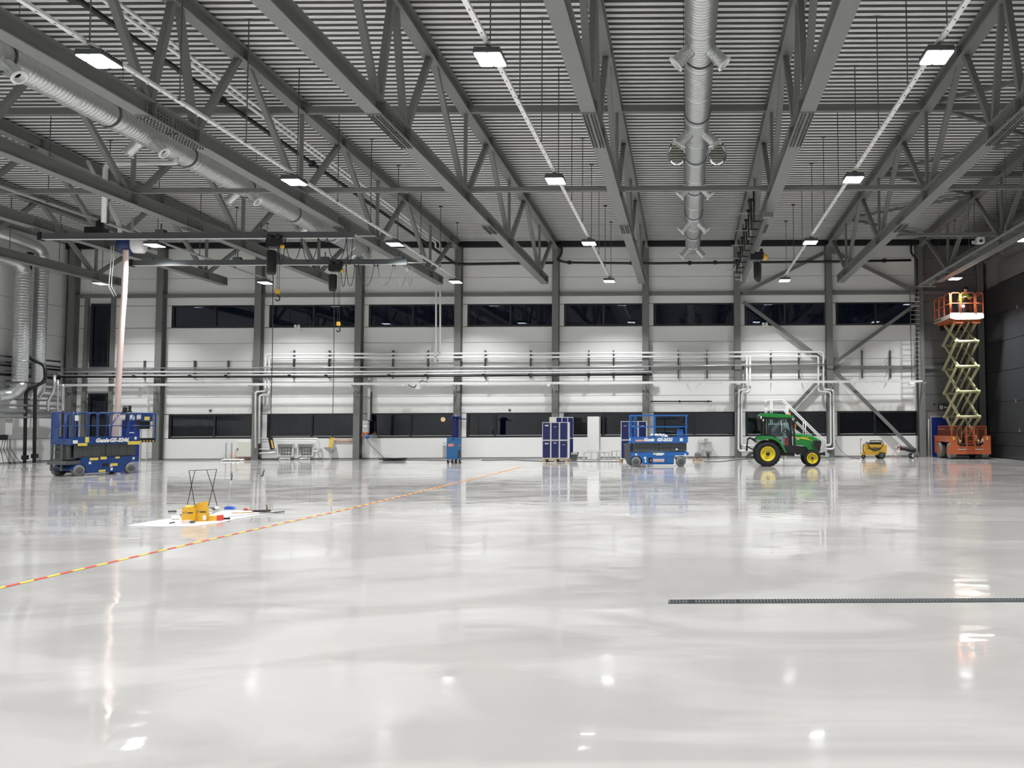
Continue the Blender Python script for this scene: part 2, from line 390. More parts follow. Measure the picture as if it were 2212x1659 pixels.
for (p, q, lb) in (((1604, 634), (1790, 541), 'rising from the eighth column to the roof'), ((1797, 541), (1986, 634), 'falling from the roof to the tenth column'),
                   ((1606, 652), (1789, 786), 'falling across the window right of the eighth column'), ((1800, 786), (1985, 652), 'rising across the window left of the tenth column'),
                   ((1789, 800), (1612, 990), 'running down behind the tractor'), ((1802, 800), (1992, 990), 'running down behind the gas trolley')):
    a, c = at(*p, y=yb), at(*q, y=yb)
    o = B().bar((0, 0, 0), c - a, .18, .16, (0, 1, 0)).build('wind_brace', 'steel', None, a); tag(o, 'grey diagonal wind brace %s' % lb, 'brace')
# ------------------------------------------------------------------ roof trusses
def truss(x):
    r = thing('roof_truss', '', 'truss', (x, 0, 0), 0, 'roof trusses')
    bz = 8.93; mir = lambda y: 2 * MID - y
    tz = lambda y: roof(y) - .27
    q = B(); q.ibeam((0, mir(39.7), bz), (0, 39.7, bz), .34, .40, .03, .03)
    q.build('bottom_chord', 'steel', r)
    q = B(); q.ibeam((0, YR + .1, tz(YR + .1)), (0, MID, tz(MID)), .34, .42, .03, .03); q.ibeam((0, MID, tz(MID)), (0, D - .45, tz(D - .45)), .34, .42, .03, .03); q.build('top_chord', 'steel', r)
    tb = lambda y: tz(y) - .2
    seg = [(19.7, 18.87 + .12), (19.7 + .1, 21.6), (25.0, 22.05), (25.45, 28.0), (31.4, 28.45), (31.85, 34.55), (38.0, 34.95), (38.35, 41.6)]
    for s_ in (1, -1):
        for yb_, yt in seg:
            a, c = (yb_, yt) if s_ == 1 else (mir(yb_), mir(yt))
            B().bar((0, a, 9.1), (0, c, tb(c) + .05), .15, .15, (1, 0, 0)).build('diagonal', 'steel', r)
        for yy in (25.25, 31.6, 38.2):
            a = yy if s_ == 1 else mir(yy)
            B().bar((0, a, 9.1), (0, a, tb(a) + .03), .10, .10).build('vertical', 'steel', r)
        for yy in (19.4, 28.5):
            a = yy if s_ == 1 else mir(yy)
            g = B(); g.box(-.17, a - .55, 8.712, .17, a + .55, 8.73)
            for sx in (-1, 1): g.box(sx * .02, a - .45, 8.8, sx * .035, a + .45, 9.06)
            g = g.build('splice_plate', 'steel', r)
            k = B()
            for sx in (-.12, -.05, .05, .12):
                for j in range(10):
                    yy2 = a - .5 + j * .11
                    k.lathe([(.001, -.05), (.02, -.05), (.02, .0)], (sx, yy2, 8.712), 'z', 5, False)
            for sx in (-1, 1):
                for zz in (8.85, 8.93, 9.01):
                    for j in range(8): k.cbox(sx * .045, a - .38 + j * .11, zz, .025, .03, .03)
            k = k.build('bolts', 'arm', g); k['kind'] = 'stuff'
        for yy in (19.7, 25.25, 31.6, 38.2, 39.6):
            a = yy if s_ == 1 else mir(yy); B().box(-.165, a - .01, 8.76, .165, a + .01, 9.1).build('stiffener', 'steel', r)
        for yy in (21.82, 28.24, 34.75, 41.5):
            a = yy if s_ == 1 else mir(yy); B().box(-.165, a - .01, tz(a) - .18, .165, a + .01, tz(a) + .18).build('stiffener', 'steel', r)
    for s_ in (1, -1):
        a = 39.7 if s_ == 1 else mir(39.7); B().box(-.17, min(a, a + s_ * .02), 8.73, .17, max(a, a + s_ * .02), 9.13).build('end_plate', 'steel', r)
    return r
t0 = truss(COLX[1])
for i, x in enumerate(COLX[1:]):
    o = t0 if i == 0 else dup(t0, (x, 0, 0)); o['label'] = 'grey lattice steel roof truss running front to back, %s from the left' % ORD[i]
def longbar(nm, a, c, wd, h, lb, cat, m='steel'):
    a, c = Vector(a), Vector(c); return tag(B().bar((0, 0, 0), c - a, wd, h).build(nm, m, None, a), lb, cat)
longbar('roof_tie', (XL, 25.25, 11.78), (XR, 25.25, 11.78), .14, .22, 'grey cross beam close under the roof deck, through the trusses', 'beam')
longbar('roof_tie', (XL, 25.25, 9.2), (XR, 25.25, 9.2), .12, .13, 'thin grey cross tie at the foot of the trusses, in front of the ducts', 'beam')
longbar('roof_tie', (COLX[8], 31.6, 9.2), (COLX[9] - .3, 31.6, 9.2), .12, .13, 'short grey tie ending by the overhead cable ladder at right', 'beam')
longbar('roof_tie', (COLX[8], 31.6, 11.6), (XR, 31.6, 11.6), .14, .2, 'short grey beam under the deck over the right corner', 'beam')
zz = [(18.3, 21.8), (25.2, 21.9), (25.3, 28.2), (31.5, 28.3), (31.7, 34.7), (38.1, 34.8), (38.3, 41.5)]
for i, (ya, yc) in enumerate(zz):
    a = Vector((COLX[8] + .15, ya, roof(ya) - .22)); c = Vector((COLX[9] - .1, yc, roof(yc) - .22))
    tag(B().bar((0, 0, 0), c - a, .12, .12).build('roof_brace', 'steel', None, a), 'dark horizontal roof brace between the two rightmost trusses, %s from the camera' % ORD[i], 'brace')
# ------------------------------------------------------------------ high bay lamps on perforated rails
LY = [-.9, 7.2, 15.3, 23.1, 31.2, 39.5]; LZ = 8.8
ROWS = [('A', -3.75, LY, 'left of the centre duct'), ('B', 4.86, LY, 'right of the centre duct'), ('C', -11.3, LY, 'left of the fifth column line'),
        ('D', -20.65, LY, 'below the left duct bay'), ('E', -28.7, LY, 'along the far left wall'), ('F', 13.15, LY, 'beside the dark hangar door')]
def lamp():
    r = thing('high_bay_lamp', '', 'lamp', (0, 0, 0), 0, 'high bay lamps')
    q = B()
    for k in range(9): q.box(-.25, -.29 + k * .07, .05, .25, -.27 + k * .07 - .002, .13)
    q.rbox(-.27, -.31, .015, .27, .31, .06, .04); q.build('housing', 'arm', r)
    for sx in (-1, 1):
        for sy in (-1, 1): B().rbox(sx * .13 - .12, sy * .15 - .14, 0, sx * .13 + .12, sy * .15 + .14, .014, .03).build('lens', 'lens', r)
    q = B(); q.box(-.05, -.12, .13, .05, .12, .16); q.box(-.03, -.02, .16, .03, .02, .2); q.build('bracket', 'steel', r)
    return r
l0 = lamp(); first = True
DIST = ['nearest seen', 'second', 'third', 'last']
for nm, x, ysl, wh in ROWS:
    for i, y in enumerate(ysl):
        o = l0 if first else dup(l0, (0, 0, 0)); first = False
        yy = y + (-.3 if nm == 'F' else 0); o.location = (x, yy, LZ)
        o['label'] = 'lit LED lamp %s, %s' % (wh, ('behind the camera', 'just above the camera', 'nearest one in view', 'second in view', 'third in view', 'last before back wall')[i])
        ld = bpy.data.lights.new('lamp_light', 'AREA'); ld.shape = 'RECTANGLE'; ld.size = .46; ld.size_y = .54; ld.energy = LAMP_W; ld.color = (.97, .98, 1.0); ld.spread = math.radians(LAMP_SPREAD)
        if nm in 'E': ld.energy = LAMP_W * .6
        if nm == 'F': ld.energy = LAMP_W * (1.1 if i == 5 else .35)
        lo = bpy.data.objects.new('lamp_light', ld); C.objects.link(lo); lo.parent = o; lo.location = (0, 0, -.012)
    y0, y1 = (-5, 39.9)
    r = thing('lamp_rail', 'white perforated lamp channel on rods, %s' % wh, 'rail', (x, 0, LZ + .2), 0, 'lamp rails')
    q = B(); q.box(-.05, y0, .0, .05, y1, .012); q.box(-.05, y0, .012, -.042, y1, .06); q.box(.042, y0, .012, .05, y1, .06); q.build('channel', 'galv' if nm in 'DE' else 'traybright', r)
    q = B(); y = y0 + .3
    while y < y1: q.cbox(0, y, -.001, .024, .05, .004); y += .42
    q.build('slots', 'tiledark', r)['kind'] = 'stuff'
    y = 38.9 + 1.4
    y = 39.4
    while y > 0:
        q = B(); q.tube([(.09, y, .03), (.09, y, roof(y) - LZ - .2)], .014, 6); q.box(.02, y - .02, .0, .11, y + .02, .03); q.cbox(.09, y, roof(y) - LZ - .22, .16, .05, .03); q.build('rod', 'arm', r); y -= 2.72
# ------------------------------------------------------------------ spiral ducts with branch nozzles
def duct(x, z, rad, y0, y1, noz, label):
    r = thing('spiral_duct', label, 'duct', (x, 0, z))
    y = y0; k = 0
    while y < y1 - .01:
        e = min(y + 1.8, y1); pr = []; t = y
        while t < e - .02:
            pr += [(rad, t), (rad, t + .085), (rad + .007, t + .1)]; t += .12
        pr = [(rad - .03, y), (rad + .02, y), (rad + .02, y + .03)] + pr[1:] + [(rad, e)]
        B().lathe(pr, (0, 0, 0), 'y', 28).build('duct_section', 'galv', r); y = e; k += 1
    B().lathe([(.001, y1), (rad, y1), (rad, y1 - .02)], (0, 0, 0), 'y', 28).build('end_cap', 'galv', r)
    B().lathe([(.001, y0 + .01), (rad - .02, y0 + .01)], (0, 0, 0), 'y', 28).build('end_cap', 'galv', r)
    pr = [(.16, 0), (.16, rad), (.165, rad + .02), (.155, rad + .04)]; t = rad + .06
    while t < rad + .42: pr += [(.155, t), (.16, t + .015), (.155, t + .03)]; t += .055
    pr += [(.155, rad + .44)]
    rim = [(.15, rad + .43), (.205, rad + .44), (.205, rad + .46), (.13, rad + .47), (.12, rad + .38), (.085, rad + .38), (.085, rad + .36)]
    for yn in noz:
        for sx in (-1, 1):
            rot = (0, PI + sx * -PI / 4, 0)
            o = B().lathe(pr, (0, 0, 0), 'z', 18).build('nozzle', 'galv', r, (0, yn, 0), rot)
            B().lathe(rim, (0, 0, 0), 'z', 18).build('nozzle_rim', 'white', o); B().lathe([(.001, rad + .33), (.125, rad + .33)], (0, 0, 0), 'z', 14).build('nozzle_core', 'black', o)
    y = y0 + 1.5
    while y < y1:
        q = B()
        for sx in (-1, 1): q.tube([(sx * (rad + .03), y, 0), (sx * (rad + .03), y, roof(y) - z)], .008, 5)
        q.lathe([(rad + .01, y - .02), (rad + .03, y - .02), (rad + .03, y + .02), (rad + .01, y + .02)], (0, 0, 0), 'y', 24); q.build('hanger', 'arm', r); y += 3.6
    return r
NZ = [2.1, 7.5, 12.9, 18.4, 23.8, 29.2, 34.6, 39.95]
duct(.36, 10.68, .355, -4, 40.35, NZ, 'large silver spiral duct with paired nozzles in the middle of the roof')
duct(-16.45, 10.68, .355, -4, 41.1, [q + .55 for q in NZ], 'large silver spiral duct with open nozzle mouths in the left roof bay')
# clear plastic bags hanging on one pair of nozzles
for sx in (-1, 1):
    q = B(); pr = [(.19, 0), (.26, -.12), (.31, -.3), (.29, -.48), (.2, -.62), (.05, -.68)]; q.lathe(pr, (0, 0, 0), 'z', 14)
    o = q.build('plastic_bag', 'plastic', None, (.36 + sx * .60, NZ[4] + .08, 10.18)); tag(o, 'thin clear plastic bag hanging from the %s nozzle of the centre duct' % ('left' if sx < 0 else 'right'), 'bag', 'plastic bags')
# ------------------------------------------------------------------ pipes
def pipe(nm, pts, r, m, lb, cat='pipe', n=8, clamps=None):
    pts = [Vector(p) for p in pts]; o = pts[0]
    # small bends at the corners
    out = [pts[0]]
    for i in range(1, len(pts) - 1):
        a = (pts[i - 1] - pts[i]); c = (pts[i + 1] - pts[i]); k = min(2.2 * r, a.length / 2.2, c.length / 2.2)
        out += [pts[i] + a.normalized() * k, pts[i] + (a.normalized() + c.normalized()) * k * .3, pts[i] + c.normalized() * k]
    out.append(pts[-1])
    if clamps is None: return tag(B().tube([p - o for p in out], r, n).build(nm, m, None, o), lb, cat)
    t = thing(nm, lb, cat, o); B().tube([p - o for p in out], r, n).build('pipe_run', m, t)
    for p in clamps: q = Vector(p) - o; B().cbox(q.x, q.y, q.z, 2.8 * r, 2.8 * r, 2.8 * r).build('coupling', 'black' if m == 'black' else 'zinc', t)
    return t
yp = D - .62
W = lambda px, py, y=yp: at(px, py, y=y)
W2 = lambda px, py, y=D - .5: at(px, py, y=y)
pipe('water_pipe', [(-13.3, -5, 11.55), (-13.3, yp, 11.5), W(942, 620), W(942, 769)], .05, 'pipewhite', 'white insulated pipe under the roof, dropping left of the fifth column, left of a pair')
pipe('water_pipe', [(-13.05, -5, 11.55), (-13.05, yp, 11.5), W(951, 620), W(951, 761)], .05, 'pipewhite', 'white insulated pipe under the roof, dropping left of the fifth column, right of a pair')
dk = [(-14.0, y, 11.6) for y in (-5, 5, 12, 18, 24, 30, 36)]
pipe('drain_pipe', [(-14.0, -5, 11.62), (-14.0, 38.5, 11.62), W(985, 571, D - .7), W(1195, 567.5, D - .7)], .075, 'black', 'black drain pipe crossing the left roof bays and turning along the back wall', 'pipe', 10, dk[:6])
pipe('drain_pipe', [W(1213, 522, D - .6), W(1213, 548, D - .6), W(1203, 562, D - .6), W(1225, 567, D - .6), W(1395, 569, D - .6), W(1590, 567, D - .6), W(1790, 565, D - .6), W(1968, 562, D - .6)], .065, 'black', 'long black drain pipe along the top of the back wall right of the sixth column', 'pipe', 8, [W(1230, 567, D - .6), W(1365, 568, D - .6), W(1490, 568, D - .6), W(1545, 567, D - .6), W(1910, 563, D - .6)])
pipe('drain_pipe', [W(1968, 524, D - .6), W(1968, 548, D - .6), W(1980, 558, D - .6), W(1980, 640, D - .6)], .06, 'black', 'short black downpipe on the back wall left of the tenth column')
pipe('drain_pipe', [W(800, 568.5, D - .6), W(985, 568, D - .6)], .06, 'black', 'black pipe high on the back wall between fourth and fifth columns')
pipe('water_pipe', [W2(552, 968), W2(552, 846), W2(573, 845), W2(574, 765), W2(1300, 762.5), W2(1779, 760), W2(1779, 841), W2(1800, 842), W2(1802, 970), W2(1781, 970)], .055, 'pipewhite', 'upper long white pipe looped along the back wall from radiators to tractor')
pipe('water_pipe', [W2(560, 958), W2(561, 853), W2(581, 853), W2(582, 773), W2(1300, 771), W2(1768, 769.5), W2(1768, 846), W2(1794, 847), W2(1795, 962), W2(1781, 962)], .055, 'pipewhite', 'lower long white pipe looped along the back wall from radiators to tractor')
pipe('water_pipe', [W2(1613, 771), W2(1613, 841), W2(1596, 842), W2(1595, 974), W2(1650, 974)], .06, 'pipewhite', 'white pipe loop on the eighth column, outer of two')
pipe('water_pipe', [W2(1620, 771), W2(1620, 847), W2(1602, 848), W2(1602, 963), W2(1650, 963)], .06, 'pipewhite', 'white pipe loop on the eighth column, inner of two')
pipe('conduit', [W(130, 796), W(700, 793.5), W(1300, 792), W(1815, 787)], .03, 'zinc', 'thin galvanised conduit running the whole back wall at mid height')
pipe('air_pipe', [W(125, 803.5), W(700, 803.5), W(1392, 798.5)], .045, 'pipewhite', 'white pipe above its twin, ending at the seventh column')
pipe('air_pipe', [W(125, 812), W(700, 809.5), W(1408, 803)], .045, 'pipewhite', 'white pipe just above the black pipe, ending past the seventh column')
pipe('drain_pipe', [W(125, 814), W(700, 814), W(1408, 809)], .055, 'black', 'black horizontal pipe on the back wall with couplings, ending past the seventh column', 'pipe', 8, [W(a, 814 + (a - 125) * -.0035) for a in (290, 411, 489, 626, 705, 841, 920, 1045, 1145, 1272, 1325, 1400)])
pipe('drain_pipe', [W(1405, 867), W(1538, 867)], .035, 'black', 'short black pipe on the wall above the right blue lift', 'pipe', 6, [W(1468, 867), W(1530, 867)])
pipe('tube_lamp', [W(1407, 875), W(1538, 876)], .03, 'white', 'white conduit under the short black pipe above the right blue lift', 'conduit', 6, [W(1536, 876)])
r = thing('pipe_rack', 'row of dark vertical channel brackets holding the wall pipes', 'bracket', (0, D, 0))
for px in (312, 340, 420, 493, 635, 711, 849, 925, 1048, 1146, 1272, 1325, 1465, 1527, 1665, 1725, 1862, 1923):
    a, c = at(px, 757 if px > 560 else 779, y=D - .1), at(px, 817, y=D - .1)
    B().box(-.035, -.12, a.z, .035, 0, c.z).build('channel_bracket', 'arm', r, (a.x, 0, 0))
    q = B()
    for z in ((a.z - .1, a.z - .35) if px > 560 else ()) + (4.85, 4.45): q.box(-.02, -.6, z - .02, .02, -.05, z)
    q.build('cantilever', 'zinc', r, (a.x + .04, 0, 0))
# wire cable tray along the wall on brackets from the columns
zt = at(1300, 829, y=D - .95).z; xa, xc = at(127, 829, y=D - .95).x, at(1990, 826, y=D - .95).x
r = thing('cable_tray', 'long bright steel cable ladder along the back wall above the lower windows', 'cable tray', (0, D - .95, zt))
for k in range(18):
    a = xa + (xc - xa) * k / 18; c = xa + (xc - xa) * (k + 1) / 18 - .01; q = B()
    for yy in (-.25, .25): q.box(a, yy - .012, 0, c, yy + .012, .10)
    q.build('tray_rail', 'traybright', r)
    q = B(); x = a + .14
    while x < c: q.tube([(x, -.25, .02), (x, .25, .02)], .012, 5); x += .29
    q.build('rungs', 'traybright', r)['kind'] = 'stuff'
for x in COLX:
    B().box(x - .02, -.25, -.05, x + .02, .55, 0).build('arm', 'zinc', r); B().bar((x, -.1, -.04), (x, .5, -.5), .03, .03).build('strut', 'zinc', r)
q = B()
for k in range(3):
    pts = [(xa + .6 + i * (xc - xa - 1) / 60, -.12 + .1 * k + random.uniform(-.02, .02), .05 + random.uniform(-.005, .008)) for i in range(61)]; q.tube(pts, .013, 5)
q.build('cables', 'white', r)
for px, py, s_, lb in ((900, 833, .36, 'white junction box hanging under the cable tray between fourth and fifth columns'), (871, 831, .16, 'small white box under the tray left of the junction box'),
                   (1185, 832, .16, 'small white box under the tray left of the sixth column'), (1564, 829, .17, 'white box under the tray, left one of two near the eighth column'),
                   (1573, 829, .17, 'white box under the tray, right one of two near the eighth column'), (1595, 828, .18, 'white box under the tray on the eighth column'), (1970, 829, .3, 'white box at the tray end by the ladder')):
    p = at(px, py, y=D - .9); t = thing('junction_box', lb, 'box', p); B().rbox(-s_ / 2, -.06, -s_ / 2, s_ / 2, .06, s_ / 2, .02, 'y').build('box', 'white', t); B().box(-s_ / 2 + .02, -.066, -s_ / 2 + .02, s_ / 2 - .02, -.06, s_ / 2 - .02).build('lid', 'label', t)
o = at(900, 829, y=D - 1.0); tag(B().tube([Vector((-.55, 0, .05)), Vector((-.3, 0, -.14)), Vector((-.1, 0, -.2)), Vector((0, .05, .02)), Vector((.3, 0, .16)), Vector((.7, .05, .03))], .02, 6).build('cable', 'black', None, o), 'loose black cable curling over the junction box under the tray', 'cable')
# twin spot emergency lamps
for px, py, lb in ((644, 711, 'white twin-spot emergency lamp under the upper window, third bay from left'), (1652, 706, 'white twin-spot emergency lamp under the upper window above the tractor')):
    p = at(px, py, y=D); t = thing('emergency_lamp', lb, 'lamp', p); B().rbox(-.17, -.1, -.13, .17, 0, .09, .03, 'y').build('body', 'white', t)
    for sx in (-1, 1): B().lathe([(.001, -.16), (.07, -.16), (.08, -.13), (.05, -.03), (.02, 0)], (sx * .09, -.0, .16), 'y', 14).build('spot', 'white', t)
    B().box(-.025, -.105, -.06, .025, -.1, -.04).build('indicator', 'black', t)
# ------------------------------------------------------------------ light cranes: bridge rails, hoists, festoons, pendants
def bridge(px0, px1, pyc, y, lb):
    a, c = at(px0, pyc, y=y), at(px1, pyc, y=y); z = a.z
    r = thing('crane_bridge', lb, 'crane rail', (a.x, y, z)); L_ = c.x - a.x
    q = B(); q.box(0, -.06, -.09, L_, .06, .11); q.box(0, -.075, -.1, L_, -.03, -.085); q.box(0, .03, -.1, L_, .075, -.085); q.build('bridge_rail', 'arm', r)
    B().box(0, -.08, -.108, L_, .08, -.1).build('rail_lip', 'greybox', r)
    B().box(L_, -.02, -.05, L_ + .75, .02, -.02).build('tow_arm', 'greybox', r); B().box(-.1, -.12, -.14, .0, .12, .14).build('end_stop', 'black', r)
    for f in (.06, .38, .7, .97):
        x = L_ * f; B().tube([(x, 0, .1), (x, 0, 8.75 - z)], .02, 6).build('hanger', 'arm', r); B().cbox(x, 0, .16, .3, .2, .1).build('carrier', 'arm', r)
    return r, a, c
RA, a1, c1 = bridge(92, 765, 511, 27.6, 'dark crane bridge rail hung across the left trusses, nearer and longer one')
RB, a2, c2 = bridge(288, 880, 568.5, 32.2, 'dark crane bridge rail hung across the left trusses, farther one near the wall')
def festoon(px0, px1, py, y, loops, lb):
    t = thing('festoon_cable', lb, 'cable', at(px0, py, y=y)); L_ = at(px1, py, y=y).x - at(px0, py, y=y).x
    x = 0; 
    for wdt, dep in loops:
        wd = wdt * L_; pts = [(x + wd * .5 * (1 - math.cos(PI * k / 12)) if 0 else x + wd * k / 12, 0, -dep * (1 - abs(2 * k / 12 - 1) ** 2.6)) for k in range(13)]
        B().tube(pts, .012, 5).build('loop', 'black', t); B().cbox(x, 0, .03, .05, .06, .08).build('cable_trolley', 'black', t); x += wd
    return t
festoon(600, 762, 516, 27.6, [(.1, .9), (.22, .75), (.22, .82), (.12, .1), (.26, .8), (.08, .9)], 'black festoon cable in loops under the nearer crane rail')
festoon(737, 892, 574, 32.2, [(.07, .85), (.12, .8), (.05, .05), (.22, .8), (.05, .03), (.21, .78), (.03, .02), (.17, .8), (.08, .8)], 'black festoon cable in loops under the farther crane rail')
def hoist(px, py, y, hook_py, lb, bag=.55, hookdx=0, s_=1., col='black'):
    p = at(px, py, y=y); t = thing('chain_hoist', lb, 'hoist', p)
    B().rbox(-.26 * s_, -.13, -.16, .2 * s_, .13, .1, .05, 'y').build('motor_body', 'black', t)
    kk = 1. if s_ > 1 else .55
    B().lathe([(.001, .2), (.1 * kk, .2), (.12 * kk, .22), (.12 * kk, .2 + .16 * kk), (.09 * kk, .2 + .2 * kk), (.001, .2 + .2 * kk)], (0, 0, -.05 if s_ > 1 else -.14), 'x', 16).build('gear_cover', 'yellow', t)
    q = B()
    for sx in (-.15, .15): q.lathe([(.001, -.03), (.07, -.03), (.07, .03), (.001, .03)], (sx, -.1, .2), 'y', 12); q.lathe([(.001, -.03), (.07, -.03), (.07, .03), (.001, .03)], (sx, .1, .2), 'y', 12)
    q.box(-.25, -.12, .08, .25, .12, .14); q.build('trolley', 'black', t)
    q = B(); q.lathe([(.001, -bag - .22), (.12, -bag - .2), (.15, -bag - .1), (.16, -.35), (.14, -.28), (.001, -.27)], (hookdx, 0, 0), 'z', 14); q.build('chain_bag', 'black', t)
    for sx in (-.1, .1): B().tube([(hookdx + sx, 0, -.3), (hookdx + sx * .3, 0, -.1)], .012, 5).build('bag_strap', 'zinc', t)
    hz = at(px, hook_py, y=y).z - p.z; hx = .1 if hookdx else 0
    if hookdx:
        for sx in (0, .07): B().tube([(hx + sx, 0, -.15), (hx + sx, 0, hz + .2)], .009, 5).build('chain', 'black', t)
    B().rbox(hx - .03, -.04, hz + .08, hx + .09, .04, hz + .24, .03, 'y').build('hook_block', 'yellow', t)
    B().tube([(hx + .03, 0, hz + .08), (hx + .03, 0, hz + .02), (hx + .1, 0, hz - .04), (hx + .09, 0, hz - .13), (hx + .02, 0, hz - .16), (hx - .05, 0, hz - .1)], .022, 7).build('hook', 'black', t)
    return t
hoist(594, 524, 27.45, 640, 'dark electric chain hoist on the nearer crane rail with its hook lowered', .9, -.1)
hoist(726, 578, 32.05, 708, 'dark electric chain hoist on the farther crane rail with its hook low', .75, -.12)
hoist(1636, 553, 31.5, 600, 'yellow and black chain hoist under the truss left of the tractor', .75, 0, 1.1)
for px0, py0, px1, py1, y, lb, m in ((590, 590, 584, 945, 27.5, 'left yellow and black hoist pendant hanging by the radiators', 'black'), (722, 612, 718, 945, 32.1, 'right yellow hoist pendant hanging over the sink', 'yellow')):
    a, c = at(px0, py0, y=y), at(px1, py1, y=y); t = thing('pendant_control', lb, 'controller', a); v = c - a
    B().tube([(0, 0, 0), (v.x * .5 + .02, 0, v.z * .5), v], .013, 5).build('pendant_cable', 'black', t)
    tl = .2 if px0 < 600 else -.2
    B().rbox(-.06, -.04, -.42, .06, .04, 0, .03, 'y').build('handset', m if m == 'yellow' else 'black', t, v, (0, -tl, 0)); B().rbox(.02 if px0 < 600 else -.065, -.045, -.38, .065 if px0 < 600 else .065, -.038, -.1, .01, 'y').build('button_plate', 'yellow' if px0 < 600 else 'decal', t, v, (0, -tl, 0))
    B().lathe([(.03, 0), (.035, .05), (.012, .12)], (0, 0, 0), 'z', 8).build('strain_relief', 'black', t, v)
# crane rail seen end on under the eighth column's truss
t = thing('crane_runway', 'dark crane runway under the truss left of the tractor, with cable hangers', 'crane rail', (2.62, 25.9, 8.5))
B().box(-.06, 0, -.08, .06, 13.6, .1).build('runway_rail', 'arm', t); B().box(-.12, -.25, -.1, .2, .0, .06).build('end_bracket', 'steel', t)
for k in range(9):
    y = 1.2 + k * 1.15; q = B(); q.tube([(-.3, y, .1), (-.3, y, 1.2 - .07 * k)], .035, 6); q.cbox(-.3, y, 1.25 - .07 * k, .14, .08, .07); q.cbox(-.2, y, .12, .3, .05, .04); q.build('cable_hanger', 'black', t)
for k in range(5): B().box(-.75, 2.5 + k * 2.1, .72 - .1 * k, .1, 2.53 + k * 2.1, .75 - .1 * k).build('cross_arm', 'zinc', t)
q = B()
for a_, c_ in (((1585, 585), (1604, 545)), ((1604, 545), (1601, 608)), ((1589, 575), (1612, 574)), ((1587, 594), (1604, 594)), ((1588, 604), (1602, 604)), ((1596, 535), (1602, 575))):
    q.tube([at(*a_, y=36.5), at(*c_, y=36.5)], .022, 5)
tag(q.build('lattice_mast', 'zinc'), 'thin pale lattice frame under the truss at the eighth column', 'frame')
# ------------------------------------------------------------------ hose reel, hose and crane motor at upper left
yh = 31.6; p = at(285, 528, y=yh)
t = thing('exhaust_hose_reel', 'blue and white exhaust hose reel hung under the left trusses', 'hose reel', p)
B().lathe([(.001, -.5), (.2, -.49), (.36, -.42), (.42, -.3), (.42, -.05), (.36, .02), (.001, .02)], (0, 0, 0), 'x', 28).build('reel_flange', 'reelblue', t, (0, 0, 0), (0, 0, .25))
B().lathe([(.3, .02), (.33, .04), (.34, .1), (.34, .4), (.28, .46), (.001, .46)], (0, 0, 0), 'x', 28).build('drum', 'white', t, (0, 0, 0), (0, 0, .25))
q = B(); q.box(-.5, -.03, .35, .5, .03, .42); q.box(-.03, -.03, .4, .03, .03, 1.1); q.box(-1.0, -.04, .2, -.4, .04, .28); q.build('hanger_frame', 'zinc', t)
pts = [at(px, py, y=yh - .3) for px, py in ((272, 540), (270, 600), (268, 640), (264, 690), (261, 740), (258, 790), (255, 850), (252, 910), (249, 955), (248, 990))]
o = pts[0].copy(); pr = []
fine = []
for i in range(len(pts) - 1):
    for k in range(12): fine.append(pts[i].lerp(pts[i + 1], k / 12) - o)
fine.append(pts[-1] - o); fine[-1].z = .02 - o.z
tag(B().tube(fine, .1, 12).build('exhaust_hose', 'hose', None, o), 'long pinkish exhaust hose hanging from the reel down behind the left blue lift', 'hose')
q = B(); pp = [at(px, py, y=30.) for px, py in ((240, 532), (240, 560), (236, 600), (235, 620), (246, 640))]; q.tube([v - pp[0] for v in pp], .014, 5); q.tube([v - pp[0] + Vector((.09, 0, .02)) for v in pp], .014, 5)
tag(q.build('pull_cord', 'white', None, pp[0]), 'pale double pull cord hanging left of the exhaust hose', 'cord')
p = at(212, 500, y=28.2); t = thing('crane_motor', 'black box motor on top of the nearer crane rail at far left', 'motor', p)
B().rbox(-.35, -.2, -.1, .25, .2, .12, .04, 'y').build('motor_box', 'black', t); B().lathe([(.001, 0), (.11, 0), (.12, .05), (.12, .28), (.001, .3)], (.05, 0, .12), 'z', 14).build('motor_cap', 'black', t)
pipe('air_pipe', [at(302, 505, y=33), at(302, 500, y=33), at(258, 478, y=33)], .05, 'pipewhite', 'short white pipe elbow above the exhaust hose reel')
# pipe with bend beside the left duct
yy = 25.6; pipe('water_pipe', [at(381, 340, y=yy), at(381, 352, y=yy), at(228, 354, y=yy), at(224, 480, y=yy)], .075, 'pipewhite', 'white pipe stepping sideways below the left duct')
pipe('water_pipe', [(-22.1, 29.5, 11.6), at(259, 490, y=29.5), at(259, 512, y=29.5)], .07, 'pipewhite', 'white vertical pipe dropping behind the nearer crane rail')
# ------------------------------------------------------------------ services in the far left corner
def vduct(px, y, rad, z0, z1, lb, le):
    x = at(px, 700, y=y).x; t = thing('riser_duct', lb, 'duct', (x, y, z0)); pr = []; zq = 0
    while zq < z1 - z0: pr += [(rad, zq), (rad, zq + .1), (rad + .008, zq + .115)]; zq += .14
    B().lathe(pr, (0, 0, 0), 'z', 22).build('duct_pipe', 'galv', t)
    for zc in (1.0, 2.2, 3.4): B().lathe([(rad, zc), (rad + .025, zc), (rad + .025, zc + .04), (rad, zc + .04)], (0, 0, 0), 'z', 22).build('duct_clamp', 'zinc', t)
    h = z1 - z0; B().tube([(0, 0, h - .02), (0, 0, h + .2), (-.02, -.1, h + .42), (-.1, -.4, h + .6), (-.15, -1.2, h + .68), (-.2, -3.4, h + .8)], rad * .93, 16).build('elbow', 'galv', t)
    B().tube([(0, 0, .02), (0, 0, -.25), (-.15, -.12 * le, -.5), (-.3, -.3 * le, -.68), (-.35, -.9 * le, -.75)], rad * .9, 16).build('lower_elbow', 'galv', t)
    return t
